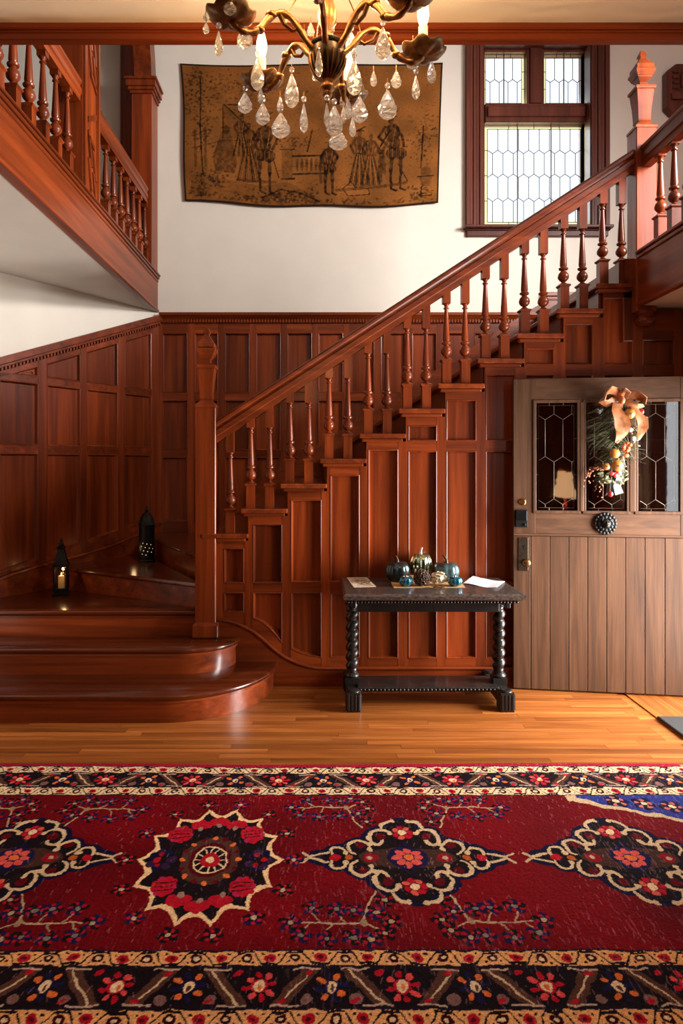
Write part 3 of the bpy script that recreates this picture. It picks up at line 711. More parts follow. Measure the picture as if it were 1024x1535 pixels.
def strip(path, th=.003):
    """path: list of (px, py, w, half width px, tilt) -> ribbon strip"""
    rings = []
    P = [dp(a, b, c) for a, b, c, h, t in path]
    for i, (a, b, c, h, tl) in enumerate(path):
        t = (P[min(i+1, len(P)-1)]-P[max(0, i-1)]).normalized(); sd = t.cross(DN).normalized()
        sd = (sd*math.cos(tl)+DN*math.sin(tl)); n = t.cross(sd).normalized(); h = h*.0046
        wv = .25*h*math.sin(i*1.9)
        rings.append([P[i]-sd*h+n*(th+wv), P[i]-sd*h*.3+n*(th-wv), P[i]+sd*h*.4+n*(th-wv), P[i]+sd*h+n*(th+wv), P[i]+sd*h-n*(th-wv), P[i]+sd*h*.4-n*(th+wv), P[i]-sd*h*.3-n*(th+wv), P[i]-sd*h-n*(th-wv)])
    return MB().loft(rings)
obj('ribbon_loop', strip([(926, 601, .06, 4, 0), (918, 590, .09, 7, .6), (908, 586, .12, 9, 1.0), (900, 592, .13, 9, 1.4), (897, 603, .11, 8, 1.9), (904, 607, .09, 7, 2.4), (914, 603, .08, 6, 2.8), (925, 602, .06, 4, 3)]), RIB, sg, smooth=60)
obj('ribbon_loop', strip([(926, 601, .06, 4, 0), (935, 594, .09, 7, -.5), (946, 594, .12, 9, -.9), (957, 600, .12, 9, -1.3), (958, 608, .10, 8, -1.8), (948, 612, .09, 7, -2.4), (937, 606, .08, 6, -2.8), (927, 602, .06, 4, -3)]), RIB, sg, smooth=60)
obj('ribbon_loop', strip([(926, 603, .07, 3, 0), (924, 592, .11, 6, .8), (927, 586, .13, 7, 1.5), (932, 592, .12, 6, 2.2), (928, 602, .08, 4, 3)]), RIB, sg, smooth=60)
obj('ribbon_tail', strip([(921, 606, .08, 8, .2), (920, 616, .10, 10, .5), (923, 628, .12, 11, .1), (926, 640, .12, 11, -.3), (926, 650, .10, 9, .2), (921, 658, .09, 6, .6), (918, 664, .08, 3, .6)]), RIB, sg, smooth=60)
obj('ribbon_tail', strip([(944, 610, .08, 5, .2), (949, 620, .10, 7, .6), (955, 632, .11, 8, .1), (957, 643, .10, 7, -.4), (954, 652, .08, 5, .2), (952, 659, .07, 3, .6)]), RIB, sg, smooth=60)
obj('ribbon_knot', MB().ball(dp(926, 602, .10), .02, .02, .028, 12, 8), RIB, sg, smooth=60)
obj('gauze_ribbon', strip([(922, 706, .06, 4, 0), (926, 716, .06, 6, .4), (922, 728, .05, 5, -.3), (925, 740, .05, 7, .3)], .001), WHR, sg, smooth=60)
def apple(px, py, r, w_, mat=APP, face=(-.2, -.9, -.1)):
    a = obj('apple', MB().ball(dp(px, py, w_), r, r, r*.95, 16, 12, rot=Vector(face).to_track_quat('Z', 'Y').to_matrix(), fn=lambda a, p: 1+.05*math.sin(p*1.5)), mat, sg, smooth=80)
    d = Vector(face).normalized()
    obj('apple_stem', MB().tube([dp(px, py, w_)+d*r*.86, dp(px, py, w_)+d*(r*1.12)+Vector((0, 0, .004))], .004, 6), STM, a)
apple(937, 622, .036, .10); apple(915.5, 680, .036, .09, face=(.3, -.6, .7)); apple(919, 698, .038, .10); apple(903.5, 699, .026, .09)
m = MB()
for i in range(9):
    a = i*.7; m.ball(dp(934+6*math.cos(a)*(.4+.08*i), 672+7*math.sin(a)*(.4+.08*i), .08+.003*(i % 3)), .016, .01, .013, 7, 5)
obj('orange_blossom', m, ORF, sg, smooth=60)
for (px, py) in ((912, 710), (917, 712), (921, 707), (933, 683)): obj('red_leaf', MB().ball(dp(px, py, .09), .02, .006, .014, 8, 6), BER if py > 700 else ORF, sg, smooth=60)
obj('rose_hip', MB().ball(dp(911.5, 740, .06), .018, .018, .02, 12, 8), BER, sg, smooth=60)
obj('rose_hip', MB().ball(dp(957, 618, .07), .015, .015, .02, 12, 8), BER, sg, smooth=60)
for (px, py) in ((944.5, 658), (940, 645)): obj('white_flower', MB().ball(dp(px, py, .08), .017, .01, .017, 10, 6), WHR, sg, smooth=60)
m = MB(); rr = random.Random(3)
for k in range(300):
    t = rr.random(); sx = 921+rr.uniform(-6, 10); sy = 600+t*95
    if k < 205: ang = math.radians(rr.gauss(205, 32)); ln = rr.uniform(22, 52)
    else: ang = math.radians(rr.gauss(345, 30)); ln = rr.uniform(14, 40)
    ex, ey = sx+ln*math.cos(ang), sy-ln*math.sin(ang)*(.75)+8
    if t > .6 and k < 205: ex, ey = sx-ln*.55, sy-ln*.1+rr.uniform(-6, 22)
    w0 = rr.uniform(.02, .06)
    m.tube([dp(sx, sy, w0+.01), dp((sx+ex)/2, (sy+ey)/2-2, w0+rr.uniform(.0, .035)), dp(ex, ey, w0)], [.0022, .002, .0007], 3)
o = obj('pine_needles', m, NEE, sg); o['kind'] = 'stuff'
m = MB()
for k in range(34):
    px = 896+rr.random()*38; py = 708+rr.random()*20-(abs(px-915)*.12)
    r_ = Matrix.Rotation(rr.uniform(0, 3), 3, 'Y') @ Matrix.Rotation(rr.uniform(-.6, .6), 3, 'X')
    m.ball(dp(px, py, rr.uniform(.03, .09)), rr.uniform(.016, .028), .003, .010, 6, 5, rot=r_)
for k in range(16):
    px = 936+rr.random()*20; py = 640+rr.random()*34
    m.ball(dp(px, py, rr.uniform(.02, .07)), rr.uniform(.015, .024), .003, .008, 6, 5, rot=Matrix.Rotation(rr.uniform(0, 3), 3, 'Y'))
o = obj('leaves', m, LEF, sg, smooth=60); o['kind'] = 'stuff'
m = MB()
for k in range(60):
    c = [(878, 716), (884, 708), (893, 702), (948, 640), (958, 628), (900, 728), (925, 690)][k % 7]
    m.ball(dp(c[0]+rr.gauss(0, 4.5), c[1]+rr.gauss(0, 5), rr.uniform(.04, .09)), .006, seg=6, rows=4)
o = obj('tan_berries', m, BEB, sg, smooth=60); o['kind'] = 'stuff'
obj('swag_stem', MB().tube([dp(924, 592, .0), dp(922, 640, .015), dp(916, 690, .02), dp(911, 742, .03)], .008, 6), STM, sg)
# ------------------------------------------------------------------ console table
TZ = .788
tb = thing('console_table', 'black barley twist console table with worn dark top against the panelling', 'table', (.745, 4.52, 0))
TOPM = plain('worn_table_top', rgb(58, 46, 42), .3, noise=.6, nscale=60, bump=.3, coat=.25)
nt = TOPM.node_tree; rp = [n for n in nt.nodes if n.type == 'VALTORGB'][0].color_ramp
rp.elements[0].color = rgb(38, 29, 27); rp.elements[1].color = rgb(96, 82, 74)
def slab(rings): return MB().loft([[(a, c, z), (b, c, z), (b, d, z), (a, d, z)] for a, b, c, d, z in rings])
x0, x1, y0, y1 = .168, 1.323, 4.20, 4.815
def rr_(i, z): return (x0+i, x1-i, y0+i, y1, z)
obj('tabletop', slab([rr_(.035, TZ-.052), rr_(.028, TZ-.046), rr_(.02, TZ-.042), rr_(.004, TZ-.036), rr_(0, TZ-.026), rr_(0, TZ-.014), rr_(.006, TZ-.006), rr_(.016, TZ)]), TOPM, tb)
m = MB(); k = x0+.03
while k < x1-.04: m.ball((k, y0+.026, TZ-.055), .011, .009, .009, 6, 4); k += .021
o = obj('gadroon_moulding', m, EB, tb, smooth=60); o['kind'] = 'stuff'
obj('apron', MB().box(.27, 1.21, 4.42, 4.44, TZ-.16, TZ-.05).box(.27, 1.21, 4.70, 4.72, TZ-.16, TZ-.05), EB, tb, bevel=.004)
obj('apron', MB().box(.225, .255, 4.30, 4.78, TZ-.11, TZ-.05), EB, tb, bevel=.004)
obj('apron', MB().box(1.22, 1.25, 4.30, 4.78, TZ-.11, TZ-.05), EB, tb, bevel=.004)
for lx in (.239, 1.237):
    ly = 4.54; rings = []; n = 20; zb, zt_ = .20, .645
    for j in range(91):
        z = zb+(zt_-zb)*j/90; e = min(1, min(j, 90-j)/8)
        rings.append([(lx+(.032+.019*e*(abs(math.cos(a/2-math.pi*z/.066))**.8-.35))*math.cos(a), ly+(.032+.019*e*(abs(math.cos(a/2-math.pi*z/.066))**.8-.35))*math.sin(a), z) for a in [2*math.pi*i/n for i in range(n)]])
    leg = obj('leg', MB().loft(rings), EB, tb, smooth=60)
    obj('leg_base', MB().box(lx-.047, lx+.047, ly-.047, ly+.047, .118, .165).lathe([(.046, .165), (.05, .175), (.045, .187), (.036, .195), (.036, .202)], (lx, ly, 0), 20), EB, leg, smooth=40)
    obj('leg_capital', MB().lathe([(.036, .64), (.046, .65), (.046, .66), (.036, .668), (.038, .68), (.052, .705), (.056, .72)], (lx, ly, 0), 20).box(lx-.055, lx+.055, ly-.055, ly+.055, .72, TZ-.045), EB, leg, smooth=40)
    sl = obj('foot_rail', MB().box(lx-.04, lx+.04, 4.36, 4.76, .03, .118), EB, tb, bevel=.006)
    for fy in (4.365, 4.76):
        m = MB().box(lx-.045, lx+.045, fy-.045, fy+.045, 0, .122)
        for q in range(4):
            for s in (-1, 1):
                m.box(lx-.041+q*.0225, lx-.041+q*.0225+.0145, fy+s*.045, fy+s*.051, .012, .112)
            m.box(lx-.051, lx+.051, fy-.041+q*.0225, fy-.041+q*.0225+.0145, .012, .112)
        obj('foot', m.lathe([(.043, .122), (.043, .128), (.032, .136), (.001, .137)], (lx, fy, 0), 24), EB, tb, bevel=.002)
obj('stretcher', MB().box(.27, 1.21, 4.42, 4.67, .098, .128), EB, tb, bevel=.005)
m = MB(); k = .29
while k < 1.2: m.ball((k, 4.418, .112), .012, .008, .010, 6, 4); k += .026
o = obj('stretcher_beading', m, EB, tb, smooth=60); o['kind'] = 'stuff'

# ------------------------------------------------------------------ things on the table
def on(px, py, z=TZ): # point on the table top seen at this pixel
    Y = (HC-z)*1000/(py-VY); return Vector((pxX(px, Y), Y, z))
def vsheet(name, corners, img, z, thick=.0012, curl=None, mat=None):
    """printed sheet: a grid with vertex colours, corners = far-left, far-right, near-right, near-left"""
    h, w_ = img.shape[:2]; A, B, Cc, Dd = [Vector(c) for c in corners]; vs = []
    for j in range(h):
        t = j/(h-1); L = A.lerp(Dd, t); Rr = B.lerp(Cc, t)
        for i in range(w_):
            p = L.lerp(Rr, i/(w_-1)); dzz = curl(i/(w_-1), t) if curl else 0
            vs.append((p.x, p.y, z+thick+dzz))
    fs = [(j*w_+i, (j+1)*w_+i, (j+1)*w_+i+1, j*w_+i+1) for j in range(h-1) for i in range(w_-1)]
    n = len(vs); vs2 = [(p[0], p[1], p[2]-thick) for p in vs]
    fs2 = [tuple(q+n for q in f[::-1]) for f in fs]
    bd = [i for i in range(w_)]+[j*w_+w_-1 for j in range(1, h)]+[(h-1)*w_+i for i in range(w_-2, -1, -1)]+[j*w_ for j in range(h-2, 0, -1)]
    fs3 = [(bd[i], bd[(i+1) % len(bd)], bd[(i+1) % len(bd)]+n, bd[i]+n) for i in range(len(bd))]
    o = obj(name, MB().add(vs+vs2, fs+fs2+fs3), mat)
    a = o.data.color_attributes.new('Col', 'FLOAT_COLOR', 'POINT')
    c = np.ones((2*n, 4), np.float32); c[:n, :3] = lin(img.reshape(-1, 3)); c[n:, :3] = lin(img.reshape(-1, 3).mean(0))
    a.data.foreach_set('color', c.ravel()); return o
PAP = vcol('printed_paper', .8)
rs = np.random.RandomState(5)
img = np.ones((40, 34, 3))*np.array([226, 212, 186])/255.
jj, ii = np.mgrid[0:40, 0:34]
for k in range(26):
    a, b, r = rs.uniform(6, 28), rs.uniform(12, 30), rs.uniform(1, 4.2)
    d = ((ii-a)/1.6)**2+(jj-b)**2; img[(d < r*r) & (d > (r-1.1)**2)] = np.array([150, 120, 90])/255.
for r in (4, 6, 34, 36): img[r, 5:29] = np.where(rs.rand(24, 1) > .35, np.array([[120, 100, 80]])/255., img[r, 5:29])
o = vsheet('flyer', [on(519.7, 865.8), on(550, 865.2), on(564, 879.7), on(530.6, 880.6)], img, TZ, mat=PAP)
tag(o, 'cream illustrated flyer lying at the left end of the black console table', 'paper')
img = np.ones((44, 60, 3))*np.array([232, 230, 234])/255.
for r in range(6, 40, 3):
    k = rs.randint(18, 44); img[r, 6:6+k] = np.where(rs.rand(k, 1) > .3, np.array([[150, 148, 160]])/255., img[r, 6:6+k])
o = vsheet('letter', [on(709, 866.2), on(757, 872.5), on(745, 883.3), on(694.5, 875)], img, TZ, curl=lambda a, t: .012*max(0, a-.7)*2*t+.02*max(0, .25-a)*(1-t)*2+.003*(1+math.sin(a*7)), mat=PAP)
tag(o, 'white printed letter with a curled corner at the right end of the table', 'paper')
KR = plain('kraft_paper', rgb(196, 152, 100), .8, noise=.1)
a, b, c, d = on(585.5, 872), on(690, 871), on(698, 881), on(590.5, 881.3)
o = obj('kraft_sheet', MB().add([tuple(p+Vector((0, 0, z))) for z in (0, .0015) for p in (a, b, c, d)], [(3, 2, 1, 0), (4, 5, 6, 7), (0, 1, 5, 4), (1, 2, 6, 5), (2, 3, 7, 6), (3, 0, 4, 7)]), KR)
tag(o, 'brown kraft paper sheet lying under the pumpkin display on the table', 'paper')
def pumpkin(name, label, px, pyb, wpx, hpx, mat, smat, ribs, stemh, group=None, z=TZ+.0015, mdir=(0.02, 0, 1), Yo=None):
    p = on(px, pyb, z); Y = p.y; r = wpx*Y/2000; h = hpx*Y/1000
    t = thing(name, label, 'pumpkin', tuple(p), group)
    rings = []; n = ribs*6
    for j in range(15):
        ph = math.pi*j/14-math.pi/2; ring = []
        for i in range(n):
            a = 2*math.pi*i/n; k = 1-.11*abs(math.cos(a*ribs/2))**3*abs(math.cos(ph))**.5
            cr = abs(math.cos(ph))**.75*r*k+.004; zz = h/2*(math.sin(ph) if ph < 0 else math.sin(ph))*(1 if ph < .9 else 1-.35*(ph-.9))
            ring.append((p.x+cr*math.cos(a), p.y+cr*math.sin(a), p.z+h/2+zz))
        rings.append(ring)
    obj('gourd', MB().loft(rings), mat, t, smooth=70)
    zt_ = p.z+h*.86; sm = stemh*Y/1000
    obj('stem', MB().tube([(p.x, p.y, zt_), (p.x+sm*.05, p.y, zt_+sm*.5), (p.x+sm*mdir[0]*8, p.y, zt_+sm), (p.x+sm*mdir[0]*16, p.y, zt_+sm*1.15)], [.017*r/.08, .009*r/.08, .007*r/.08, .006*r/.08], 8), smat, t, smooth=60)
    return t
DT = plain('teal_black_glaze', rgb(38, 50, 52), .25, .55, noise=.5, nscale=14, coat=.4); GT = plain('grey_teal_glaze', rgb(70, 92, 94), .28, .6, noise=.35, nscale=14, coat=.4)
TEAL = plain('teal_glass', rgb(24, 92, 112), .12, .5, noise=.4, nscale=10, coat=.8)
MER = plain('mercury_glass', rgb(205, 196, 150), .12, .95, noise=.45, nscale=26, coat=.5)
rp = [n for n in MER.node_tree.nodes if n.type == 'VALTORGB'][0].color_ramp; rp.elements[0].color = rgb(96, 150, 142); rp.elements[1].color = rgb(240, 226, 170)
PCL = plain('clear_stem', rgb(235, 228, 215), .1, 0, noise=.05, Transmission_Weight=.6)
pumpkin('pumpkin', 'dark blackish teal pumpkin at the left of the table display', 595.5, 871, 37, 32, DT, DKB, 8, 9, mdir=(-.02, 0, 1))
pumpkin('pumpkin', 'tall gold mercury glass pumpkin standing behind the seed pod', 630.5, 868, 33, 42, MER, PCL, 12, 10)
pumpkin('pumpkin', 'grey teal glazed pumpkin at the right of the table display', 669, 870.5, 38, 30, GT, DKB, 8, 11, mdir=(-.03, 0, 1))
pumpkin('pumpkin', 'small shiny teal glass pumpkin left of the seed pod', 608.5, 878.5, 20, 16, TEAL, BRASS, 8, 5)
pumpkin('pumpkin', 'small shiny teal glass pumpkin right of the cream flower', 682, 878.5, 21, 15.5, TEAL, TEAL, 8, 4)
pumpkin('gourd', 'small peach gourd tucked between small teal pumpkin and seed pod', 618, 873.5, 10, 12, plain('peach_gourd', rgb(206, 160, 110), .5), STM, 6, 2)['category'] = 'gourd'
# lotus pod
PODM = plain('seed_pod', rgb(92, 62, 44), .65, noise=.3, nscale=40); PODH = plain('seed_hole', rgb(24, 14, 10), .8)
p = on(632.5, 878, TZ+.0015); r = .0535
t = thing('seed_pod', 'round brown seed pod full of dark holes in front of mercury glass pumpkin', 'seed pod', tuple(p))
cpt = p+Vector((0, 0, r-.002)); obj('pod', MB().ball(cpt, r*.93, seg=20, rows=14), PODM, t, smooth=70)
rim = MB(); hole = MB()
for k in range(52):
    zz = 1-2*(k+.5)/52; a = k*2.39996; d = Vector((math.sqrt(1-zz*zz)*math.cos(a), math.sqrt(1-zz*zz)*math.sin(a), zz))
    if d.z < -.75: continue
    cc = cpt+d*r*.9
    rim.lathe([(.0135, -.002), (.0142, .006), (.0118, .009), (.0102, .004), (.001, .003)], tuple(cc), 8, axis=d); hole.lathe([(.0101, .0042), (.0101, .0048), (.001, .0048)], tuple(cc), 8, axis=d)
o = obj('pod_rim', rim, PODM, t, smooth=50); o['kind'] = 'stuff'
o = obj('seed_hole', hole, PODH, t); o['kind'] = 'stuff'
# cream flower
FLW = plain('cream_petal', rgb(238, 222, 190), .6, noise=.08, Subsurface_Weight=.1)
p = on(658, 877, TZ+.0015)
t = thing('artificial_flower', 'cream fabric flower lying beside the brown seed pod', 'flower', tuple(p))
c0 = p+Vector((0, 0, .046)); rr = random.Random(11)
obj('flower_core', MB().ball(c0, .030, .028, .026, 12, 8), FLW, t, smooth=70)
for k in range(22):
    zz = 1-2*(k+.5)/22; a = k*2.39996; d = Vector((math.sqrt(1-zz*zz)*math.cos(a), math.sqrt(1-zz*zz)*math.sin(a), zz*.8)).normalized()
    if d.z < -.55: continue
    R3 = d.to_track_quat('Z', 'Y').to_matrix() @ Matrix.Rotation(rr.uniform(-.9, .9), 3, 'X') @ Matrix.Rotation(rr.uniform(-.6, .6), 3, 'Y')
    cc = c0+d*.030; rad = rr.uniform(.020, .028); vs = []; n = 14
    for (s, h) in ((1, .011), (.7, .002), (.35, -.003), (.05, -.004), (.35, -.0055), (.7, -.001), (1, .009)):
        vs.append([cc+R3 @ Vector((rad*s*math.cos(q*2*math.pi/n), rad*s*math.sin(q*2*math.pi/n), h+.004*s*math.sin(3*q*2*math.pi/n+k))) for q in range(n)])
    lowest = min(v.z for r_ in vs for v in r_)
    if lowest < TZ+.003: vs = [[v+Vector((0, 0, TZ+.003-lowest)) for v in r_] for r_ in vs]
    obj('petal', MB().loft(vs), FLW, t, smooth=70)
BRL = plain('dry_leaf', rgb(120, 84, 52), .6, noise=.3)
for (px, py, rz, lb) in ((661, 882.0, .3, 'dried brown leaf lying at the front of the kraft sheet under the flower'), (650, 881.2, 2.2, 'dark curled dried leaf lying just right of the seed pod'), (599, 866, 1.0, 'tan dry leaf leaning on small teal pumpkin before dark pumpkin')):
    p = on(px, py, TZ+.002); M = Matrix.Rotation(rz, 3, 'Z'); rings = []
    for j in range(8):
        s = j/7; hw = .016*math.sin(.15+s*2.8); q = Vector((.06*(s-.5), 0, .004+.012*abs(s-.5)))
        rings.append([p+M @ (q+Vector((0, -hw, .004))), p+M @ q, p+M @ (q+Vector((0, hw, .004))), p+M @ (q+Vector((0, 0, -.003)))])
    tag(obj('dry_leaf', MB().loft(rings), BRL, smooth=60), lb, 'leaf')

# ------------------------------------------------------------------ lanterns on the winding steps
LGL = glass('lantern_glass', (.9, .88, .82, 1), .03); WAX = plain('candle_wax', rgb(232, 214, 180), .5, noise=.05, Subsurface_Weight=.3)
WAX.node_tree.nodes['Principled BSDF'].inputs['Emission Color'].default_value = rgb(255, 180, 100); WAX.node_tree.nodes['Principled BSDF'].inputs['Emission Strength'].default_value = .12
FLM = emit('candle_flame', (1, .62, .22, 1), 22.)
def candle(parent, c, r, h):
    o = obj('candle', MB().lathe([(r, 0), (r, h-.004), (r-.004, h), (.002, h-.004)], tuple(c), 16), WAX, parent, smooth=50)
    obj('flame', MB().lathe([(.0005, 0), (.004, .006), (.0045, .011), (.0025, .019), (.0005, .026)], (c[0], c[1], c[2]+h), 10), FLM, o, smooth=60)
    l = bpy.data.lights.new('candle_light', 'POINT'); l.energy = .35; l.color = (1, .6, .28); l.shadow_soft_size = .012
    lo_ = bpy.data.objects.new('candle_light', l); lo_.location = (c[0], c[1], c[2]+h+.04); C.objects.link(lo_)
def rot4(c, hw, ang, z): return [(c[0]+hw*math.sqrt(2)*math.cos(ang+math.pi/4+i*math.pi/2), c[1]+hw*math.sqrt(2)*math.sin(ang+math.pi/4+i*math.pi/2), z) for i in range(4)]
s3 = .5412; Y = 5.47; cx = pxX(92, Y)
t = thing('lantern', 'black square glass sided candle lantern on the third step', 'lantern', (cx, Y, s3)); c = (cx, Y); an = .22
lv = lambda *rs: MB().loft([rot4(c, h, an, s3+z) for h, z in rs])
obj('base', lv((.062, 0), (.062, .012), (.05, .02), (.05, .034), (.056, .04), (.056, .05)), IRON, t)
for i in range(4):
    a = an+math.pi/4+i*math.pi/2; px_, py_ = c[0]+.049*math.sqrt(2)*math.cos(a), c[1]+.049*math.sqrt(2)*math.sin(a)
    obj('post', MB().loft([rot4((px_, py_), .006, an, s3+.05), rot4((px_, py_), .006, an, s3+.235)]), IRON, t)
for i in range(4):
    A = rot4(c, .048, an, 0); p0, p1 = Vector(A[i]), Vector(A[(i+1) % 4]); nrm_ = (p1-p0).cross(Vector((0, 0, 1))).normalized()
    obj('glass_pane', MB().add([p0+Vector((0,0,s3+.05)), p1+Vector((0,0,s3+.05)), p1+Vector((0,0,s3+.235)), p0+Vector((0,0,s3+.235))]+[v-nrm_*.002 for v in (p0+Vector((0,0,s3+.05)), p1+Vector((0,0,s3+.05)), p1+Vector((0,0,s3+.235)), p0+Vector((0,0,s3+.235)))], [(0,1,2,3),(7,6,5,4),(0,4,5,1),(1,5,6,2),(2,6,7,3),(3,7,4,0)]), LGL, t)
obj('roof', lv((.062, .232), (.062, .245), (.054, .252), (.05, .26), (.026, .36), (.024, .372), (.032, .378), (.032, .386), (.02, .392)), IRON, t)
obj('finial', MB().lathe([(.014, .39), (.02, .405), (.018, .42), (.008, .43), (.012, .44), (.008, .452), (.001, .458)], (c[0], c[1], s3), 12), IRON, t, smooth=60)
candle(t, (c[0], c[1], s3+.05), .024, .10)
s4 = .7262; Y = 6.04; cx = pxX(220, Y); c = (cx, Y)
t = thing('lantern', 'black round pierced metal lantern on the fourth step in the corner', 'lantern', (cx, Y, s4))
obj('base', MB().lathe([(.08, 0), (.08, .012), (.066, .02), (.066, .03)], (cx, Y, s4), 24), IRON, t, smooth=40)
ns, nr = 60, 40; vs, fs = [], []
for j in range(nr+1):
    for i in range(ns):
        a = 2*math.pi*i/ns; vs.append((cx+.07*math.cos(a), Y+.07*math.sin(a), s4+.03+.30*j/nr))
for j in range(nr):
    for i in range(ns):
        hole_ = 3 < j < 20 and (i*7+j*13) % 11 == 0 and (i+j) % 2 == 0
        if not hole_: fs.append((j*ns+i, j*ns+(i+1) % ns, (j+1)*ns+(i+1) % ns, (j+1)*ns+i))
sh = obj('pierced_body', MB().add(vs, fs), IRON, t)
md = sh.modifiers.new('shell', 'SOLIDIFY'); md.thickness = .002
obj('glow_lining', MB().lathe([(.055, .05), (.055, .22), (.02, .24), (.001, .24)], (cx, Y, s4), 20), emit('lining_glow', (1, .62, .34, 1), 1.1), t, smooth=50)  # added glowing lining, stands in for candlelight behind the holes
obj('dome', MB().lathe([(.074, .325), (.078, .332), (.074, .342), (.066, .352), (.064, .37), (.056, .40), (.038, .425), (.018, .44), (.012, .45)], (cx, Y, s4), 24), IRON, t, smooth=50)
obj('finial', MB().lathe([(.012, .448), (.02, .46), (.012, .472), (.006, .48), (.01, .49), (.001, .505)], (cx, Y, s4), 12), IRON, t, smooth=60)
l = bpy.data.lights.new('candle_light', 'POINT'); l.energy = .25; l.color = (1, .6, .28); l.shadow_soft_size = .02
lo_ = bpy.data.objects.new('candle_light', l); lo_.location = (cx-.02, Y-.02, s4+.15); C.objects.link(lo_); lo_.location = (cx-.10, Y-.06, s4+.12)
lo_.data.energy = .12
# ------------------------------------------------------------------ chandelier
CX, CY = .024, 1.51
ch = thing('chandelier', 'bronze chandelier with six curled arms and hanging crystal drops', 'chandelier', (CX, CY, 2.995))
def ct(r, a, z): return (CX+r*math.cos(a), CY+r*math.sin(a), z)
obj('bowl', MB().lathe([(.002, 2.478), (.012, 2.485), (.026, 2.496), (.037, 2.515), (.041, 2.535), (.038, 2.552), (.042, 2.556), (.042, 2.562), (.03, 2.566), (.016, 2.575)], (CX, CY, 0), 24), DKB, ch, smooth=50)
m = MB()
for k in range(20):
    a = 2*math.pi*k/20; m.tube([ct(.012, a, 2.484), ct(.028, a, 2.496), ct(.039, a, 2.515), ct(.0425, a, 2.535)], .0025, 5)
o = obj('bowl_fluting', m, BRONZE, ch, smooth=60); o['kind'] = 'stuff'
obj('finial', MB().lathe([(.014, 2.484), (.012, 2.476), (.016, 2.470), (.016, 2.464), (.010, 2.458), (.012, 2.452), (.007, 2.444), (.005, 2.43), (.001, 2.428)][::-1], (CX, CY, 0), 16), BRONZE, ch, smooth=50)
obj('column', MB().lathe([(.014, 2.57), (.012, 2.60), (.020, 2.615), (.022, 2.64), (.014, 2.66), (.011, 2.70), (.016, 2.72), (.02, 2.74), (.012, 2.76), (.008, 2.80), (.012, 2.82), (.004, 2.83)], (CX, CY, 0), 16), BRONZE, ch, smooth=50)
obj('hanging_rod', MB().lathe([(.005, 2.82), (.005, 2.965)], (CX, CY, 0), 8), BRONZE, ch)
obj('ceiling_rose', MB().lathe([(.01, 2.95), (.045, 2.965), (.06, 2.98), (.06, 2.9945)], (CX, CY, 0), 24), BRONZE, ch, smooth=50)
CAND = plain('candle_sleeve', rgb(240, 220, 180), .5, noise=.04, Subsurface_Weight=.3); CAND.node_tree.nodes['Principled BSDF'].inputs['Emission Color'].default_value = (1, .6, .25, 1); CAND.node_tree.nodes['Principled BSDF'].inputs['Emission Strength'].default_value = .35
BULB = emit('lit_bulb', (1, .66, .32, 1), 14.)
RA = .225
angs = [math.radians(a) for a in (9, 76, 136, 203, 262, 318)]
zb = 2.57
for a in angs:
    pr = [(.03, 2.545), (.055, 2.565), (.085, 2.600), (.115, 2.607), (.140, 2.588), (.165, 2.556), (.19, 2.545), (.212, 2.55), (RA, 2.563)]
    # smooth the arm
    P = [Vector(ct(r, a, z)) for r, z in pr]; Q = []
    for i in range(len(P)-1):
        p0, p1, p2, p3 = P[max(0, i-1)], P[i], P[i+1], P[min(len(P)-1, i+2)]
        for s in (0, .25, .5, .75): Q.append(.5*((2*p1)+(-p0+p2)*s+(2*p0-5*p1+4*p2-p3)*s*s+(-p0+3*p1-3*p2+p3)*s**3))
    Q.append(P[-1])
    arm = obj('arm', MB().tube(Q, [.0075+.0012*math.sin(i*1.3) for i in range(len(Q))], 8), BRONZE, ch, smooth=60)
    sc = [ct(.045+.024+.02*math.cos(t), a, 2.577-.0+.022*math.sin(t)-.02) for t in [2.0+.45*k for k in range(10)]]
    m = MB().tube([ct(.115, a, 2.605), ct(.105, a, 2.585), ct(.085, a, 2.575), ct(.07, a, 2.585), ct(.072, a, 2.598), ct(.082, a, 2.598)], [.006, .005, .004, .004, .004, .005], 6)
    obj('acanthus_scroll', m, BRONZE, arm, smooth=60)
    obj('acanthus_leaf', MB().ball(ct(.135, a, 2.597), .013, .013, .009, 8, 6), BRONZE, arm, smooth=60); obj('acanthus_leaf', MB().ball(ct(.16, a, 2.558), .011, .011, .008, 8, 6), BRONZE, arm, smooth=60)
    # leaf shaped drip pan
    n = 36; rings = []; c3 = ct(RA, a, zb)
    for (k, z) in ((.25, -.012), (.55, -.010), (.85, -.004), (1.0, .004), (1.0, .007), (.8, .001), (.5, -.004), (.2, -.005)):
        rings.append([(c3[0]+.047*k*(1+.16*abs(math.cos(3.5*t))*k)*math.cos(t), c3[1]+.047*k*(1+.16*abs(math.cos(3.5*t))*k)*math.sin(t), zb+z+.004*k*math.cos(7*t)) for t in [2*math.pi*q/n for q in range(n)]])
    obj('drip_pan', MB().loft(rings), PAN, ch, smooth=50)
    c = ct(RA, a, zb)
    cd = obj('candle_sleeve', MB().lathe([(.011, 0), (.011, .058), (.009, .06)], c, 14), CAND, ch, smooth=50)
    obj('bulb', MB().lathe([(.007, .06), (.011, .072), (.0135, .085), (.0125, .10), (.008, .118), (.0035, .132), (.0005, .140)], c, 14), BULB, cd, smooth=60)
    l = bpy.data.lights.new('bulb_light', 'POINT'); l.energy = 5; l.color = (1, .68, .36); l.shadow_soft_size = .018
    lo_ = bpy.data.objects.new('bulb_light', l); lo_.location = (c[0], c[1], zb+.16); C.objects.link(lo_)
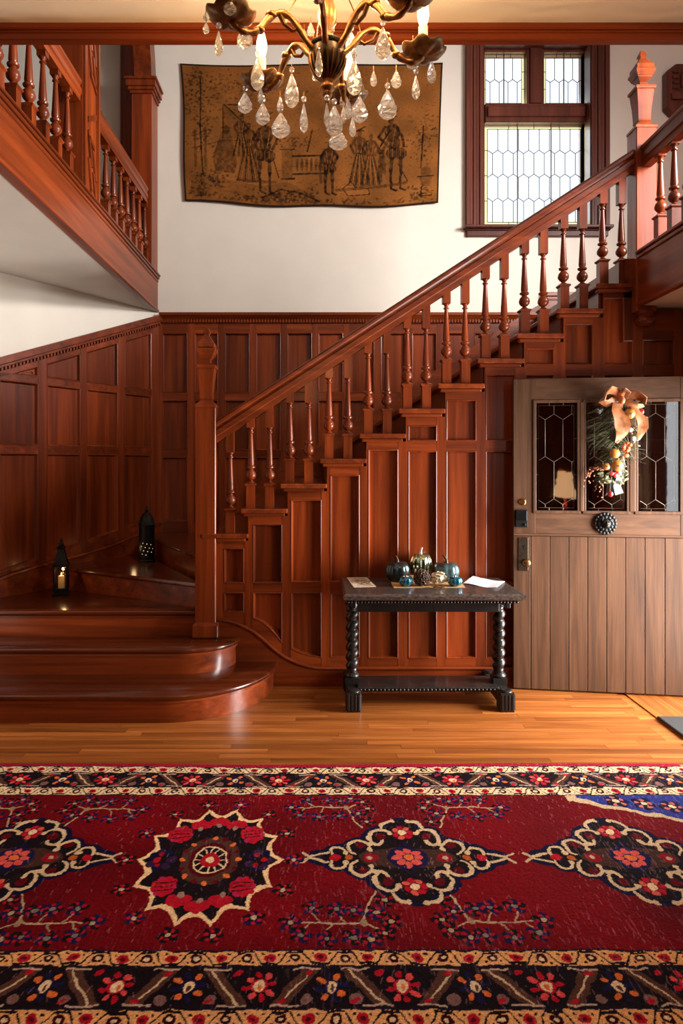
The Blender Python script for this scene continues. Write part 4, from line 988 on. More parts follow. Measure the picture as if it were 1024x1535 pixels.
# crystals: px, py of the centre, width, height, bead above, depth Y
cr = [(309,42,9,17,1,1.36),(309,24,8,14,0,1.36),(328,65,11,37,1,1.40),(367,55,21,35,1,1.44),(345,8,17,28,0,1.38),(386,111,18,46,1,1.60),(367.5,154,19,30,1,1.68),(394,171,19,31,1,1.66),(421,188,25,36,1,1.62),
 (420,157,9,24,0,1.62),(437.5,136,19,48,1,1.58),(455.5,177,11,42,1,1.55),(391,143,9,23,0,1.66),(478,93,10,42,0,1.44),(574,65,20,46,1,1.42),(531,116,21,50,1,1.48),(594,119,14,25,0,1.62),(619,88,18,33,1,1.56),(623.5,131,11,34,1,1.55),(647,107,12,33,1,1.58),
 (581,157,25,42,1,1.52),(539,164,22,38,1,1.70),(522,163,11,30,1,1.72),(528.5,190,9,29,1,1.70),(501,181,23,43,1,1.50),(507,209,25,30,0,1.53),(490,172,8,36,1,1.48),(513,150,7,20,0,1.70),(527,62,15,26,1,1.60),(470,72,11,24,0,1.60),(466,44,10,20,0,1.60),(456,52,9,16,0,1.58),(497,20,9,16,0,1.50),(497,42,9,16,0,1.50),(474,112,11,18,0,1.56),(515,172,8,24,0,1.68),(402,125,8,14,0,1.66),(350,100,10,20,0,1.75),(560,118,9,22,0,1.60)]
cr = [c_ for c_ in cr if c_[:2] != (350, 100)]
def drop(c, w_, h, Y):
    n = 8; rings = []; top_ = h/2
    for j, (s, k) in enumerate(((-.5, .12), (-.44, .55), (-.32, .9), (-.2, 1.0), (-.06, .95), (.12, .72), (.3, .42), (.44, .2), (.5, .06))):
        rings.append([(c.x+w_/2*k*math.cos(2*math.pi*(i+.5*(j % 2))/n), c.y+w_/2*k*.55*math.sin(2*math.pi*(i+.5*(j % 2))/n), c.z+h*s) for i in range(n)])
    return MB().loft(rings)
for (px, py, w_, h, bead, Y) in cr:
    c = at(px, py, Y); w_, h = w_*Y/1000*1.18, h*Y/1000*1.08
    d = obj('crystal_drop', drop(c, w_, h, Y), CRY, ch)
    ztop_ = c.z+h/2
    if bead: obj('bead', MB().ball((c.x, c.y, ztop_+.009), .0065, seg=8, rows=6), CRY, d)
    obj('wire', MB().tube([(c.x, c.y, ztop_-.003), (c.x, c.y, ztop_+(.026 if bead else .012))], .0009, 4), BRONZE, d)
m = MB()
for k in range(6):
    a = angs[k]+.5; m.tube([ct(.02, a, 2.74), ct(.06, a, 2.70), ct(.09, a, 2.66), ct(.10, a, 2.63)], .0016, 5)
obj('bead_wire', m, BRASS, ch, smooth=60)
# ------------------------------------------------------------------ rug
def noise2(ny, nx, cells, seed):
    r = np.random.RandomState(seed); cy, cx = cells; gr = r.rand(cy+2, cx+2)
    y = np.linspace(0, cy, ny); x = np.linspace(0, cx, nx); yi = y.astype(int); xi = x.astype(int); fy = (y-yi)[:, None]; fx = (x-xi)[None, :]
    fy = fy*fy*(3-2*fy); fx = fx*fx*(3-2*fx); a = gr[yi][:, xi]; b = gr[yi][:, xi+1]; c = gr[yi+1][:, xi]; d = gr[yi+1][:, xi+1]
    return (a*(1-fx)+b*fx)*(1-fy)+(c*(1-fx)+d*fx)*fy
RX0, RX1, RY0, RY1 = -2.3, 1.93, 1.80, 3.56
nx, ny = 1200, 520
gx = np.linspace(RX0, RX1, nx); gy = np.linspace(RY0, RY1, ny)
XX, YY = np.meshgrid(gx, gy)
X = XX+.012*(noise2(ny, nx, (50, 120), 1)-.5)+.005*(noise2(ny, nx, (200, 400), 2)-.5); Yr = YY+.012*(noise2(ny, nx, (50, 120), 3)-.5)+.004*(noise2(ny, nx, (200, 400), 4)-.5)
s255 = lambda *c: np.array(c)/255.
RED, DRED, BRT, BLK, NAVY, CRM, TAN, BRN, ORG, BLU, PNK = s255(104,6,15), s255(86,7,17), s255(172,16,36), s255(24,14,18), s255(24,20,58), s255(230,196,152), s255(226,162,102), s255(80,48,38), s255(214,104,48), s255(52,60,150), s255(200,90,110)
img = np.empty((ny, nx, 3)); img[:] = RED
tone = noise2(ny, nx, (6, 14), 5)[..., None]; img *= .84+.32*tone
def put(mask, c): img[mask] = c
def ell(cx, cy, rx, ry=None, rot=0.):
    ry = rx if ry is None else ry; dx, dy = X-cx, Yr-cy; c, s = math.cos(rot), math.sin(rot)
    return ((dx*c+dy*s)/rx)**2+((-dx*s+dy*c)/ry)**2 < 1
def seg(p, q, w_):
    px, py = q[0]-p[0], q[1]-p[1]; L = px*px+py*py+1e-12; t = np.clip(((X-p[0])*px+(Yr-p[1])*py)/L, 0, 1)
    return (X-p[0]-t*px)**2+(Yr-p[1]-t*py)**2 < w_*w_
def win_(cx, cy, r):   # work on a window only
    i0, i1 = np.searchsorted(gx, [cx-r, cx+r]); j0, j1 = np.searchsorted(gy, [cy-r, cy+r]); return slice(j0, j1), slice(i0, i1)
FX, FY, FI = X, Yr, img
class local:
    def __init__(s, cx, cy, r): s.a = win_(cx, cy, r)
    def __enter__(s):
        global X, Yr, img; X, Yr, img = FX[s.a], FY[s.a], FI[s.a]
    def __exit__(s, *a):
        global X, Yr, img; X, Yr, img = FX, FY, FI
def floret(cx, cy, r, c1=NAVY, c2=BRT, ctr=CRM, n=5, rot=0.):
    with local(cx, cy, r*2.2):
        for k in range(n):
            a = rot+2*math.pi*k/n; put(ell(cx+r*math.cos(a), cy+r*math.sin(a), r*.74, r*.6, a), c1 if k % 2 == 0 else BLK)
            put(ell(cx+r*.95*math.cos(a+.4), cy+r*.95*math.sin(a+.4), r*.34), c2)
        put(ell(cx, cy, r*.42), ctr)
# borders, (y low, y high, kind, mirrored)
def guard(ya, yb, ph):
    h = yb-ya; yc = (ya+yb)/2; m = (Yr > ya) & (Yr < yb); put(m, TAN if ya < 2.5 else CRM)
    P = .16; u = ((FX-ph) % P)/P
    z = np.clip(np.where(u < .5, np.minimum(u*6, np.minimum(1, (0.5-u)*20+1)), 0), 0, 1)
    tri = np.where(u < .18, u/.18, np.where(u < .5, 1, np.where(u < .68, 1-(u-.5)/.18, 0)))
    put(m & (np.abs((FY-ya)/h-.15-.70*tri) < .075), BLK)
    x = RX0-.3
    while x < RX1+.2:
        k = int(round((x-RX0)/.08)); cx = ph+math.floor(RX0/.16)*.16-.16+.08*(k+4)+.055; cy = yc+(h*.02 if k % 2 else -h*.02)
        if RX0 < cx < RX1:
            with local(cx, cy, .05):
                put(ell(cx, cy, .019, h*.27), BRT if k % 2 else DRED*.6); put(ell(cx, cy, .009, h*.11), CRM if k % 2 == 0 else DRED)
                put(ell(cx+.026, yc+h*.24*(1 if k % 2 else -1), .005, h*.07), BLK); put(ell(cx-.024, yc+h*.25*(1 if k % 2 else -1), .005, h*.07), BLK)
        x += .08
    put((np.abs(FY-ya) < .004) | (np.abs(FY-yb) < .004), BLK*.9+NAVY*.3)
def mainb(ya, yb, ph):
    h = yb-ya; yc = (ya+yb)/2; put((FY > ya) & (FY < yb), BLK)
    P = .22; n0 = int(RX0/P)-1
    for k in range(n0, int(RX1/P)+2):
        cx = ph+k*P
        if not RX0-.2 < cx < RX1+.2: continue
        with local(cx, yc, .2):
            inb = (Yr > ya+.004) & (Yr < yb-.004)
            sgn = 1 if k % 2 else -1; lx = cx+.11
            for s in range(14):
                t = s/13-.5; put(ell(lx+sgn*t*.10, yc+t*h*.92, .026, .018, 0) & inb, BRN)
            put(seg((lx-sgn*.045, yc-h*.40), (lx+sgn*.05, yc+h*.40), .0035) & inb, CRM*.9)
            put(ell(lx+sgn*.035, yc-h*.30, .018, .02) & inb, s255(120,86,80))
            for s in (-1, 1): put((np.abs(Yr-(yc+s*h*.44)) < .0035) & (np.abs(X-lx-.03*s*sgn) < .045), s255(190,160,140))
            pc, qc = (BRT, BRT) if k % 2 else (NAVY, ORG)
            for q in range(8):
                a = q*math.pi/4+.2; put(ell(cx+.040*math.cos(a), yc+h*.29*math.sin(a), .015, .010, a) & inb, pc if q % 2 == 0 else (qc if k % 2 == 0 else s255(216,70,70)))
            put(ell(cx, yc, .026, h*.17), pc); put(ell(cx, yc, .016, h*.14), CRM); put(ell(cx+.002, yc-.006, .006, h*.08), ORG if k % 2 else BRN)
            for s in (-1, 1): put(ell(cx+s*.07, yc-s*h*.34, .016, .008, .6) & inb, BRT)
put(FY > 3.525, s255(150,20,44)); put(FY < 1.885, s255(150,20,44))
guard(3.450, 3.522, .02); mainb(3.305, 3.447, .03); guard(3.225, 3.302, .05)
guard(2.130, 2.198, .035); mainb(1.966, 2.127, .045); guard(1.890, 1.963, .0)
# field: branch sprays
def spray(cx, cy, sx, sy):
    with local(cx, cy, .5):
        put(seg((cx, cy), (cx+sx*.13, cy+sy*.006), .004), CRM*.8); put(seg((cx+sx*.13, cy+sy*.006), (cx+sx*.235, cy-sy*.004), .0034), CRM*.8)
        put(seg((cx, cy), (cx-sx*.025, cy-sy*.09), .004), CRM*.8); put(seg((cx-sx*.025, cy-sy*.09), (cx-sx*.06, cy-sy*.17), .0036), CRM*.8)
        put(seg((cx, cy), (cx-sx*.06, cy+sy*.035), .0036), CRM*.75); put(ell(cx, cy, .013, .02), s255(150,120,90))
        for t, q in ((.06, 1), (.10, -1), (.15, 1), (.19, -1)): put(seg((cx+sx*t, cy+sy*.004), (cx+sx*(t+.03), cy+q*.05), .003), CRM*.7)
    for t, q in ((.09, 1), (.13, -1), (.18, 1), (.22, -1), (.03, 1), (.04, -1)): floret(cx+sx*t, cy+q*(.068+.03*((t*37) % 1)-.01), .024, NAVY, BRT*.9, s255(120,110,96), rot=t*29)
    for (dx, dy, c_) in ((.26, 0, NAVY), (-.075, .05, BLK), (-.05, -.05, NAVY), (-.10, -.005, BLK), (-.02, .085, NAVY), (-.085, -.12, BLK)): floret(cx+sx*dx, cy+sy*dy, .024, c_, BRT*.9, CRM*.75, rot=dx*30)
for (px, py, sx, sy) in ((520, 1215, -1, 1), (668, 1214, 1, 1), (545, 1388, -1, -1), (705, 1385, 1, -1), (28, 1388, 1, -1), (130, 1217, 1, 1), (18, 1216, -1, 1), (-90, 1380, -1, -1), (-120, 1216, -1, 1)):
    Y_ = 1620/(py-VY); spray(pxX(px, Y_), Y_, sx, sy)
# black star medallion
def star(cx, cy, rx, ry):
    with local(cx, cy, .62):
        dx, dy = (X-cx)/rx, (Yr-cy)/ry; th_ = np.arctan2(dy, dx); rad = np.hypot(dx, dy)
        edge = 1-.16*np.abs(np.sin(7*th_))**.8
        put(rad < edge, CRM*.75+TAN*.3); put(rad < edge-.075, BLK)
        for (ux, uy, kind) in ((0, .70, 0), (.26, .64, 1), (-.26, .64, 1), (0, -.70, 0), (.26, -.62, 1), (-.26, -.62, 1), (.52, .46, 2), (-.52, .46, 2), (.50, -.42, 2), (-.50, -.42, 2), (.66, 0, 3), (-.66, 0, 3)):
            fx_, fy_ = cx+rx*ux, cy+ry*uy; d_ = 1 if uy > 0 else -1
            if kind < 2:
                for q in (-1, 0, 1): put(ell(fx_+q*.024, fy_+d_*.012*(1-abs(q)), .022, .03), BRT)
                put(ell(fx_, fy_-d_*.03, .012, .016), s255(150,120,100))
            elif kind == 2:
                for q in range(9):
                    b_ = q*.7; put(ell(fx_+.036*math.cos(b_), fy_+.045*math.sin(b_), .017, .02), BRT if q % 3 else s255(170,30,70))
                put(ell(fx_, fy_, .036, .044), BRT)
                for q in (-1, 0, 1): put(seg((fx_-.035, fy_+q*.024-.006), (fx_+.035, fy_+q*.024+.006), .0028), BLK)
            else:
                for q in range(7):
                    b_ = q*.9; put(ell(fx_+.042*math.cos(b_), fy_+.06*math.sin(b_), .018, .022), NAVY*.8 if q % 2 else s255(48,26,56))
                for q in (-1, 1): put(ell(fx_-.01, fy_+q*.035, .012, .014), BRT*.85)
                put(ell(fx_+.02*(1 if ux > 0 else -1), fy_, .014, .016), BRT)
        put(ell(cx, cy, rx*.40, ry*.40), BRN*.9)
        for k in range(16):
            a = k*math.pi/8; put(ell(cx+rx*.38*math.cos(a), cy+ry*.38*math.sin(a), .012, .014), ORG*1.05 if k % 2 == 0 else DRED)
        put(ell(cx, cy, rx*.29, ry*.29), DRED*.9); put(ell(cx, cy, rx*.235, ry*.235), CRM)
        put(ell(cx, cy, rx*.215, ry*.215), BLK)
        for k in range(12):
            a = k*math.pi/6; put(seg((cx+rx*.1*math.cos(a), cy+ry*.1*math.sin(a)), (cx+rx*.23*math.cos(a), cy+ry*.23*math.sin(a)), .003), CRM)
        put(ell(cx, cy, rx*.125, ry*.125), BRT); put(ell(cx, cy, rx*.05, ry*.05), CRM)
    for k in range(14):
        a = k*math.pi/7; floret(cx+rx*1.13*math.cos(a), cy+ry*1.10*math.sin(a), .024, BLK if k % 3 else NAVY, BRT, CRM*.85, rot=a)
# scrolled chain medallion
def scroll(cx, cy, r, a0, a1, col=CRM, w_=.009):
    n = 10
    for k in range(n):
        t0 = a0+(a1-a0)*k/n; t1 = a0+(a1-a0)*(k+1)/n
        put(seg((cx+r*math.cos(t0), cy+r*1.12*math.sin(t0)), (cx+r*math.cos(t1), cy+r*1.12*math.sin(t1)), w_), col)
def hook(cx, cy, sx, sy, r, b0, b1, w_=.0085):
    n = 12
    for k in range(n):
        t0, t1 = b0+(b1-b0)*k/n, b0+(b1-b0)*(k+1)/n
        put(seg((cx+sx*r*math.cos(t0), cy+sy*r*1.15*math.sin(t0)), (cx+sx*r*math.cos(t1), cy+sy*r*1.15*math.sin(t1)), w_*(.7+.5*math.sin(math.pi*k/n))), CRM*.9)
    put(ell(cx+sx*r*math.cos(b1), cy+sy*r*1.15*math.sin(b1), .012, .014), CRM*.9)
def chain(cx, cy):
    lob = ((0, .19, .075, .085), (0, -.19, .075, .085), (.085, .13, .075, .085), (-.085, .13, .075, .085), (.085, -.13, .075, .085), (-.085, -.13, .075, .085),
           (.185, .07, .055, .052), (-.185, .07, .055, .052), (.185, -.07, .055, .052), (-.185, -.07, .055, .052), (.275, .035, .05, .036), (-.275, .035, .05, .036), (.275, -.035, .05, .036), (-.275, -.035, .05, .036), (.34, 0, .05, .032), (-.34, 0, .05, .032), (0, 0, .26, .08))
    with local(cx, cy, .56):
        for g_, c_ in ((.026, NAVY*.75), (.0, BLK)):
            for (dx, dy, rx, ry) in lob: put(ell(cx+dx, cy+dy, rx+g_, ry+g_), c_)
        put(ell(cx, cy, .20, .07), BRN*.8)
        for sx in (-1, 1):
            for sy in (-1, 1):
                hook(cx+sx*.035, cy+sy*.215, sx, sy, .055, .1, 1.6); hook(cx+sx*.10, cy+sy*.15, sx, sy, .050, -1.1, 2.6, .0075); hook(cx+sx*.125, cy+sy*.125, -sx, -sy, .03, -1.2, 2.2, .007)
                hook(cx+sx*.195, cy+sy*.07, sx, sy, .044, -1.2, 3.4, .007); hook(cx+sx*.285, cy+sy*.035, sx, sy, .032, -.8, 3.2, .006)
                put(ell(cx+sx*.10, cy+sy*.155, .022, .026), DRED); put(ell(cx+sx*.19, cy+sy*.088, .02, .022), DRED)
                put(seg((cx+sx*.33, cy+sy*.03), (cx+sx*.40, cy+sy*.006), .0065), CRM*.9); put(seg((cx+sx*.40, cy), (cx+sx*.43, cy+sy*.03), .006), CRM*.85)
            put(ell(cx+sx*.15, cy, .032, .028), BRT*.8); put(ell(cx+sx*.155, cy, .012, .012), CRM*.8); put(ell(cx+sx*.30, cy, .022, .022), BRT); put(ell(cx+sx*.24, cy, .016, .018), ORG*.8)
        for sy in (-1, 1):
            put(ell(cx, cy+sy*.185, .046, .05), DRED); 
            for q in range(7): put(ell(cx+.034*math.cos(q*.9), cy+sy*.185+.038*math.sin(q*.9), .013, .015), s255(206,86,70) if q % 2 else BRT)
            put(ell(cx, cy+sy*.185, .018, .022), CRM)
        put(ell(cx, cy, .082, .075), NAVY)
        for q in range(8): put(ell(cx+.044*math.cos(q*.785), cy+.045*math.sin(q*.785), .020, .016, q*.785), s255(206,80,70))
        put(ell(cx, cy, .02), ORG)
for cx in (-1.235, .372, 1.276): chain(cx, 2.715)
star(-.432, 2.70, .30, .40)
# blue corner piece
g = (FY > 3.19-.30*np.clip((FX-1.22)/.75, 0, 1)**.8-.02*np.abs(np.sin(FX*22))) & (FX > 1.2) & (FY < 3.222)
g2 = (FY > 3.21-.30*np.clip((FX-1.25)/.75, 0, 1)**.8-.02*np.abs(np.sin(FX*22))) & (FX > 1.25) & (FY < 3.222)
put(g, CRM*.85); put(g2, BLU*.8)
for k in range(5): floret(1.42+.12*k, 3.165-.025*k, .035, NAVY, s255(190,100,90), CRM, rot=k)
# wear: pale scratches along the pile rows, heavier to the right
rs = np.random.RandomState(9)
wear = np.zeros((ny, nx)); base_w = noise2(ny, nx, (9, 20), 21)
for k in range(7000):
    j, i = rs.randint(ny), rs.randint(nx); L = rs.randint(2, 9); sl = rs.randint(-1, 2)
    if rs.rand() < base_w[j, i]*(.35+.65*np.clip((gx[i]+1.2)/2.5, 0, 1)):
        for q in range(L):
            jj, ii = j+q, i+(q*sl)//3
            if 0 <= jj < ny and 0 <= ii < nx: wear[jj, ii] = .42
wear = np.clip(wear+.10*np.clip(noise2(ny, nx, (260, 600), 30)-.45, 0, 1)*(noise2(ny, nx, (8, 16), 31) > .5), 0, 1)
st_ = (noise2(ny, nx, (40, 1000), 33) > .80)*(noise2(ny, nx, (7, 12), 34) > .48)*np.clip(.25+(XX+1.3)/4, .15, .9)*.30
wear = np.maximum(wear, st_)
img = img*(1-wear[..., None])+s255(196,150,150)*wear[..., None]
img = np.clip(img*(.86+.28*rs.rand(ny, nx)[..., None]), 0, 1)
def gridmesh(name, P, img_, mat):
    ny_, nx_ = P.shape[:2]; n = ny_*nx_
    idx = np.arange(n).reshape(ny_, nx_); q = np.stack([idx[:-1, :-1], idx[:-1, 1:], idx[1:, 1:], idx[1:, :-1]], -1).reshape(-1, 4)
    me = bpy.data.meshes.new(name); me.vertices.add(n); me.vertices.foreach_set('co', P.reshape(-1).astype(np.float32))
    me.loops.add(q.size); me.loops.foreach_set('vertex_index', q.ravel().astype(np.int32)); me.polygons.add(len(q))
    me.polygons.foreach_set('loop_start', np.arange(0, q.size, 4, dtype=np.int32)); me.update(calc_edges=True); me.validate()
    a = me.color_attributes.new('Col', 'FLOAT_COLOR', 'POINT'); c = np.ones((n, 4), np.float32); c[:, :3] = lin(img_).reshape(-1, 3)
    a.data.foreach_set('color', c.ravel()); me.materials.append(mat)
    o = bpy.data.objects.new(name, me); C.objects.link(o); return o
ZZ = .009+.0015*noise2(ny, nx, (260, 600), 40)+.004*noise2(ny, nx, (4, 9), 41)
ZZ[0] = ZZ[-1] = 0; ZZ[:, 0] = 0; ZZ[:, -1] = 0
bow = .006*np.sin((XX-RX0)*2.2)
P = np.stack([XX, YY+bow*(YY > 3.3), ZZ], -1)-np.array([-.2, 2.7, 0])
rug = gridmesh('rug', P, img, vcol('rug_pile', .95, sheen=.0, bump=.5, bscale=420)); rug.location = (-.2, 2.7, 0); WL[rug] = Vector((-.2, 2.7, 0))
tag(rug, 'worn red patterned runner rug with black star medallion on the oak floor', 'rug')
m = MB(); rr = random.Random(2)
for k in range(150):
    y = 1.82+k*.0116; m.tube([(1.925, y, .006), (1.95, y+rr.uniform(-.006, .006), .008), (1.975+rr.uniform(-.01, .012), y+rr.uniform(-.012, .012), .003)], .0025, 4)
o = obj('fringe', m, plain('fringe_cotton', rgb(206, 190, 168), .9), rug); o['kind'] = 'stuff'

# ------------------------------------------------------------------ tapestry on the back wall
tx, ty = 400, 216
img = np.empty((ty, tx, 3)); GLD, DKT, MID = s255(118,72,33), s255(26,14,8), s255(58,34,16)
img[:] = GLD; img *= (.86+.26*noise2(ty, tx, (9, 16), 51)[..., None]); img *= (.94+.12*noise2(ty, tx, (150, 280), 52)[..., None])
jj, ii = np.mgrid[0:ty, 0:tx].astype(float)
TXs = lambda cx: (cx-65)/880*tx
TYs = lambda cy: (cy-210)/475*ty
NZ = (.35+.9*noise2(ty, tx, (60, 110), 61)*noise2(ty, tx, (20, 36), 62)**.3)[..., None]
def blend(m_, c, al):
    k = np.clip(al*NZ[m_], 0, 1); img[m_] = img[m_]*(1-k)+c*k
def tline(p, q, w_, c=DKT, al=.8):
    px, py = q[0]-p[0], q[1]-p[1]; t = np.clip(((ii-p[0])*px+(jj-p[1])*py)/(px*px+py*py+1e-9), 0, 1)
    blend(np.hypot(ii-p[0]-t*px, jj-p[1]-t*py) < w_, c, al*1.25)
def tl(pts, w_, c=DKT, al=.8):
    P_ = [(TXs(a), TYs(b)) for a, b in pts]
    for a, b in zip(P_, P_[1:]): tline(a, b, w_, c, al)
def tpoly(pts, c=DKT, al=.55):
    P_ = [(TXs(a), TYs(b)) for a, b in pts]; ins = np.zeros((ty, tx), bool)
    for (x1, y1), (x2, y2) in zip(P_, P_[1:]+P_[:1]):
        with np.errstate(divide='ignore', invalid='ignore'): ins ^= ((y1 > jj) != (y2 > jj)) & (ii < (x2-x1)*(jj-y1)/(y2-y1+1e-9)+x1)
    blend(ins, c, al)
def tell(cx, cy, rx, ry, c=DKT, al=.6):
    m_ = ((ii-TXs(cx))/(rx/880*tx))**2+((jj-TYs(cy))/(ry/475*ty))**2 < 1; blend(m_, c, al)
rs = np.random.RandomState(77)
def leafy(cx, cy, rx, ry, n, s=6, al=.5):
    for k in range(n): tell(cx+rs.randn()*rx, cy+rs.randn()*ry, rs.uniform(.4, 1)*s, rs.uniform(.3, .8)*s, DKT if rs.rand() < .6 else MID, al)
leafy(125, 330, 34, 60, 150); leafy(110, 270, 28, 26, 50); leafy(130, 430, 26, 40, 80); tl([(128, 260), (122, 420), (132, 590)], 1.2); tl([(105, 440), (108, 560)], 2.2, MID, .6); tl([(140, 430), (142, 560)], 2.2, MID, .6)
leafy(230, 290, 34, 26, 80, al=.35); leafy(880, 470, 26, 40, 100, 5); leafy(905, 420, 20, 26, 40, 5, .4); tl([(885, 420), (880, 560)], 1.2)
tpoly([(205, 345), (290, 425), (285, 460), (200, 460)], MID, .4); tl([(205, 345), (290, 425)], 1); tl([(200, 350), (200, 460)], .8); tl([(215, 345), (270, 345), (270, 400)], .8)
leafy(250, 380, 30, 12, 24, 5); tl([(95, 500), (200, 470), (330, 460)], .7, MID)
# balustrade
tpoly([(402, 490), (440, 490), (440, 590), (402, 590)], MID, .55); tl([(398, 492), (445, 492)], 1.2); tl([(400, 590), (446, 590)], 1.2); tl([(440, 515), (545, 515)], 1.4); tl([(440, 575), (560, 575)], 1.4)
for k in range(6): tell(456+k*16, 545, 5, 22, DKT, .5)
leafy(432, 470, 24, 14, 60, 5); tl([(505, 430), (490, 500)], 1.4); leafy(490, 470, 8, 10, 12, 4)
# figures
def fig(x, y, h, skirt, lean=0, hat=True, al=.75):
    w_ = h*.15; tell(x+lean, y, h*.042, h*.06, DKT, al)
    if hat: tpoly([(x+lean-h*.08, y-h*.03), (x+lean+h*.09, y-h*.045), (x+lean+h*.03, y-h*.10), (x+lean-h*.03, y-h*.09)], DKT, .9); tl([(x+lean+h*.02, y-h*.09), (x+lean+h*.10, y-h*.13)], 1, DKT, .7)
    tell(x+lean*.7, y+h*.18, w_*.75, h*.13, DKT, al); tell(x+lean*.3, y+h*.33, w_*.55, h*.10, DKT, al)
    for q in (-1, 1):
        tl([(x+lean+q*w_*.55, y+h*.10), (x+lean+q*w_*1.15, y+h*.24), (x+q*w_*.7, y+h*.38)], 2.2, DKT, al*.9)
        tl([(x+lean+q*w_*.45, y+h*.12), (x+lean+q*w_*.2, y+h*.36)], .7, GLD*1.25, .6)
    if skirt:
        tpoly([(x-w_*.5, y+h*.36), (x+w_*.5, y+h*.36), (x+w_*1.0, y+h*.6), (x+w_*1.6, y+h*.98), (x+w_*.4, y+h*1.01), (x-w_*1.5, y+h), (x-w_*.9, y+h*.62)], DKT, al*.8)
        for k in range(7): tl([(x-w_*.35+k*w_*.12, y+h*.40), (x-w_*.8+k*w_*.28, y+h*.66), (x-w_*1.3+k*w_*.45, y+h*.98)], .8, GLD*1.2 if k % 2 else DKT, .7)
    else:
        tell(x-w_*.4, y+h*.47, w_*.6, h*.085, DKT, al+.1); tell(x+w_*.4, y+h*.48, w_*.6, h*.085, DKT, al+.1)
        for k in range(5): tl([(x-w_*.8+k*w_*.4, y+h*.41), (x-w_*.8+k*w_*.4, y+h*.54)], .6, GLD*1.2, .6)
        for s in (-.45, .4):
            tl([(x+s*w_, y+h*.54), (x+s*w_*1.15, y+h*.72)], 2.8, DKT, .7); tl([(x+s*w_*1.15, y+h*.72), (x+s*w_*1.05, y+h*.96)], 2.0, DKT, .75); tl([(x+s*w_*1.05, y+h*.97), (x+s*w_*1.05+w_*.5, y+h)], 1.6)
        tl([(x-w_*.6, y+h*.2), (x-w_*1.3, y+h*.42), (x-w_*1.1, y+h*.75)], 2.2, MID, .6)
fig(345, 400, 240, False); tl([(372, 520), (392, 585)], .8); fig(288, 415, 190, True, hat=False, al=.5); tpoly([(195, 440), (225, 430), (250, 545), (240, 580), (175, 575), (165, 530)], DKT, .5); tell(212, 432, 12, 16, DKT, .6); fig(262, 390, 130, True, al=.45)
fig(565, 480, 165, False, hat=False); fig(668, 440, 175, True, al=.62); fig(706, 450, 160, True, hat=False, al=.5); fig(795, 395, 235, False, lean=-22); tl([(770, 430), (740, 480)], 1.6); tl([(800, 540), (835, 600)], .8)
tpoly([(735, 500), (752, 505), (748, 600), (730, 600)], DKT, .65); tell(740, 500, 12, 9, DKT, .7)
tpoly([(612, 625), (640, 600), (655, 615), (700, 620), (705, 638), (630, 648)], GLD*1.2, .6); tl([(612, 625), (640, 600), (655, 618), (700, 622), (705, 640), (630, 648), (612, 625)], .8)
for k in range(420):
    a_, b_ = rs.uniform(80, 930), rs.uniform(225, 670); tl([(a_, b_), (a_+rs.uniform(-16, 16), b_+rs.uniform(-5, 5))], .55, MID, .5)
for (a_, b_, r_) in ((400, 300, 40), (540, 330, 46), (640, 300, 36), (320, 330, 30), (470, 380, 30)): leafy(a_, b_, r_, 22, 36, 6, .16)
# ground and foreground
tpoly([(90, 590), (330, 615), (420, 600), (520, 650), (560, 680), (90, 680)], MID, .35)
for (a, b, c, d, n) in ((160, 610, 34, 18, 120), (430, 650, 55, 12, 120), (120, 650, 24, 10, 50), (620, 668, 120, 6, 70), (880, 650, 26, 12, 50), (300, 660, 90, 8, 80)): leafy(a, b, c, d, n, 7, .5)
tl([(330, 655), (400, 625), (470, 640), (530, 668)], 1.2); tl([(250, 600), (380, 600)], 2.2, MID, .6); tl([(590, 630), (830, 605)], 2.2, MID, .6)
tpoly([(875, 590), (920, 590), (912, 625), (883, 625)], MID, .6); tl([(870, 590), (925, 590)], 1); tl([(885, 625), (880, 655), (918, 655)], 1); tell(897, 575, 18, 18, MID, .6)
img[(jj < 3) | (jj > ty-4) | (ii < 3) | (ii > tx-4)] = s255(40, 26, 18)
u = np.linspace(0, 1, tx)[None, :]; v = np.linspace(0, 1, ty)[:, None]
pxl = 270+8*v**.8+1.5*np.sin(v*6); pxr = 664-7*v**.8
pxx = pxl*(1-u)+pxr*u
pyt = 95+3*np.sin(u*math.pi)+1.5*np.sin(u*9)-2*u; pyb = 301+8*np.sin(u*math.pi*.9)-1.5*np.sin(u*14)+2*u
pyy = pyt*(1-v)+pyb*v
YT = 6.785-.022*np.sin(u*22+.6)*np.sin(v*3)**2*.6-.010*v-.012*np.abs(np.sin(u*7))
P = np.stack([(pxx-VX)*YT/1000, YT, HC-(pyy-VY)*YT/1000], -1); org = np.array([-.05, 6.78, 5.6]); P = P-org
# front sheet + back sheet give it thickness
tp = gridmesh('tapestry', P[::-1], np.clip(img, 0, 1)[::-1], vcol('tapestry_weave', .95, bump=.3, bscale=350)); tp.location = tuple(org); WL[tp] = Vector(org)
md = tp.modifiers.new('cloth', 'SOLIDIFY'); md.thickness = .006; md.offset = -1
tag(tp, 'brown woven tapestry of figures in a garden, hanging on cream wall', 'tapestry')

# ------------------------------------------------------------------ small furnishings
MAT_ = plain('coir_mat', rgb(30, 26, 25), .95, noise=.4, nscale=140, bump=.6)
o = obj('doormat', slab([(2.157, 2.66, 3.35, 4.225, 0), (2.155, 2.66, 3.348, 4.227, .010), (2.162, 2.655, 3.356, 4.218, .014)]), MAT_); tag(o, 'dark doormat on the oak floor inside the open door', 'doormat')
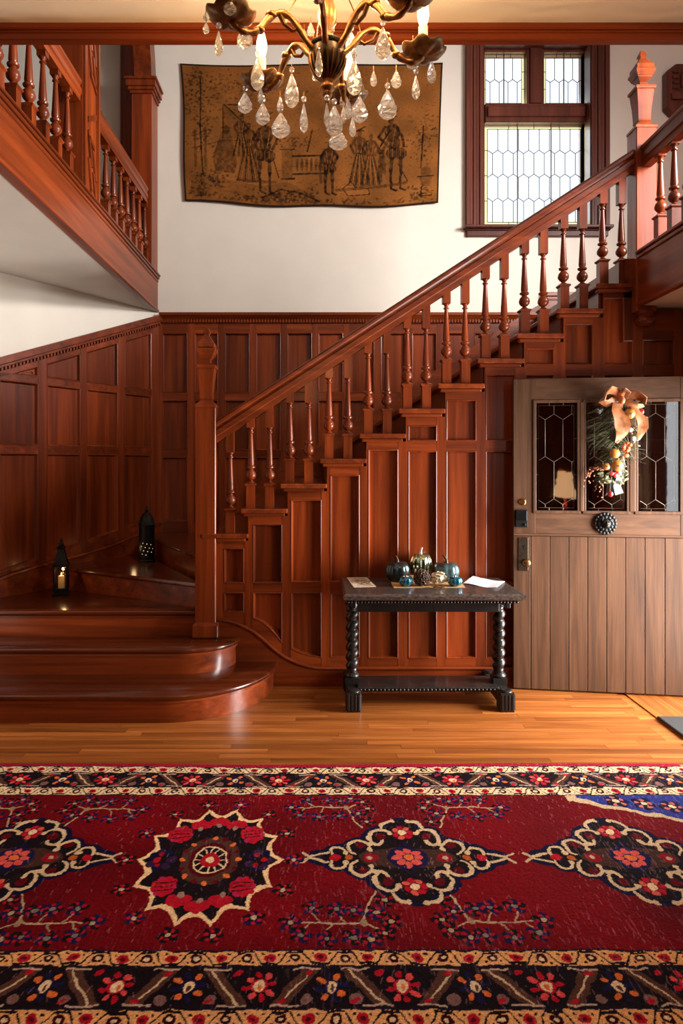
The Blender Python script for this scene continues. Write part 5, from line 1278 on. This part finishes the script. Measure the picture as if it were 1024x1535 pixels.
# carved wall piece at the right of the window
cw = thing('wall_carving', 'dark carved wooden wall cabinet at the right edge beyond the newel cap', 'wall cabinet', (3.72, 6.78, pyZ(170, 6.7)))
Yc = 6.7; Q = lambda pts: [(pxX(a, Yc), pyZ(b, Yc)) for a, b in pts]
FC = frame((0, Yc, 0), (1, 0, 0), (0, -1, 0))
obj('case', MB().fprism(FC, Q([(1000, 160), (1000, 106), (1014, 95), (1058, 95), (1072, 106), (1072, 160), (1060, 172), (1012, 172)]), -.095, 0), WW, cw, bevel=.008)
obj('raised_frame', MB().fprism(FC, Q([(1020, 132), (1020, 112), (1026, 104), (1050, 104), (1056, 112), (1056, 132)]), 0, .03), WW, cw, bevel=.006)
for k in range(6): obj('carved_slat', MB().fprism(FC, Q([(1008, 110+k*8), (1008, 106+k*8), (1017, 106+k*8), (1017, 110+k*8)]), 0, .02), WW, cw, bevel=.004)
obj('carved_slat', MB().fprism(FC, Q([(1006, 150), (1006, 140), (1066, 140), (1066, 150)]), 0, .025), WW, cw, bevel=.004)
obj('glass_panel', MB().fprism(FC, Q([(1025, 128), (1025, 114), (1050, 114), (1050, 128)]), .03, .034), plain('pale_glass', rgb(210, 205, 200), .1), cw)
# lamp in the front room, seen only as a reflection in the door glass
sd = thing('side_table', 'dark side table with a red cloth top in front room, carrying the lamp', 'table', (2.2, -1.05, 0))
obj('tabletop', MB().box(1.95, 2.45, -1.3, -.8, .70, .73), plain('red_cloth', rgb(150, 40, 36), .8), sd, bevel=.006)
for sx in (1.98, 2.42):
    for sy in (-1.27, -.83): obj('leg', MB().lathe([(.018, 0), (.024, .35), (.026, .70)], (sx, sy, 0), 10), EB, sd, smooth=60)
lp = thing('table_lamp', 'lit table lamp with pale shade on red topped side table', 'lamp', (2.18, -1.05, .73))
obj('base', MB().lathe([(.08, 0), (.08, .015), (.03, .03), (.05, .10), (.06, .17), (.04, .25), (.015, .28), (.012, .36)], (2.18, -1.05, .73), 20), plain('red_ceramic', rgb(140, 40, 34), .3, coat=.5), lp, smooth=50)
SH = emit('lit_shade', (1, .58, .28, 1), 1.8)
m = MB().lathe([(.185, .36), (.15, .50), (.12, .62), (.10, .74)], (2.18, -1.05, .73), 24); 
obj('shade', MB().lathe([(.185, .36), (.16, .46), (.13, .60), (.105, .74), (.10, .74), (.125, .60), (.155, .46), (.18, .36)], (2.18, -1.05, .73), 28), SH, lp, smooth=50)
l = bpy.data.lights.new('lamp_light', 'POINT'); l.energy = 8; l.color = (1, .72, .42); l.shadow_soft_size = .05
lo_ = bpy.data.objects.new('lamp_light', l); lo_.location = (2.18, -1.05, 1.25); C.objects.link(lo_)
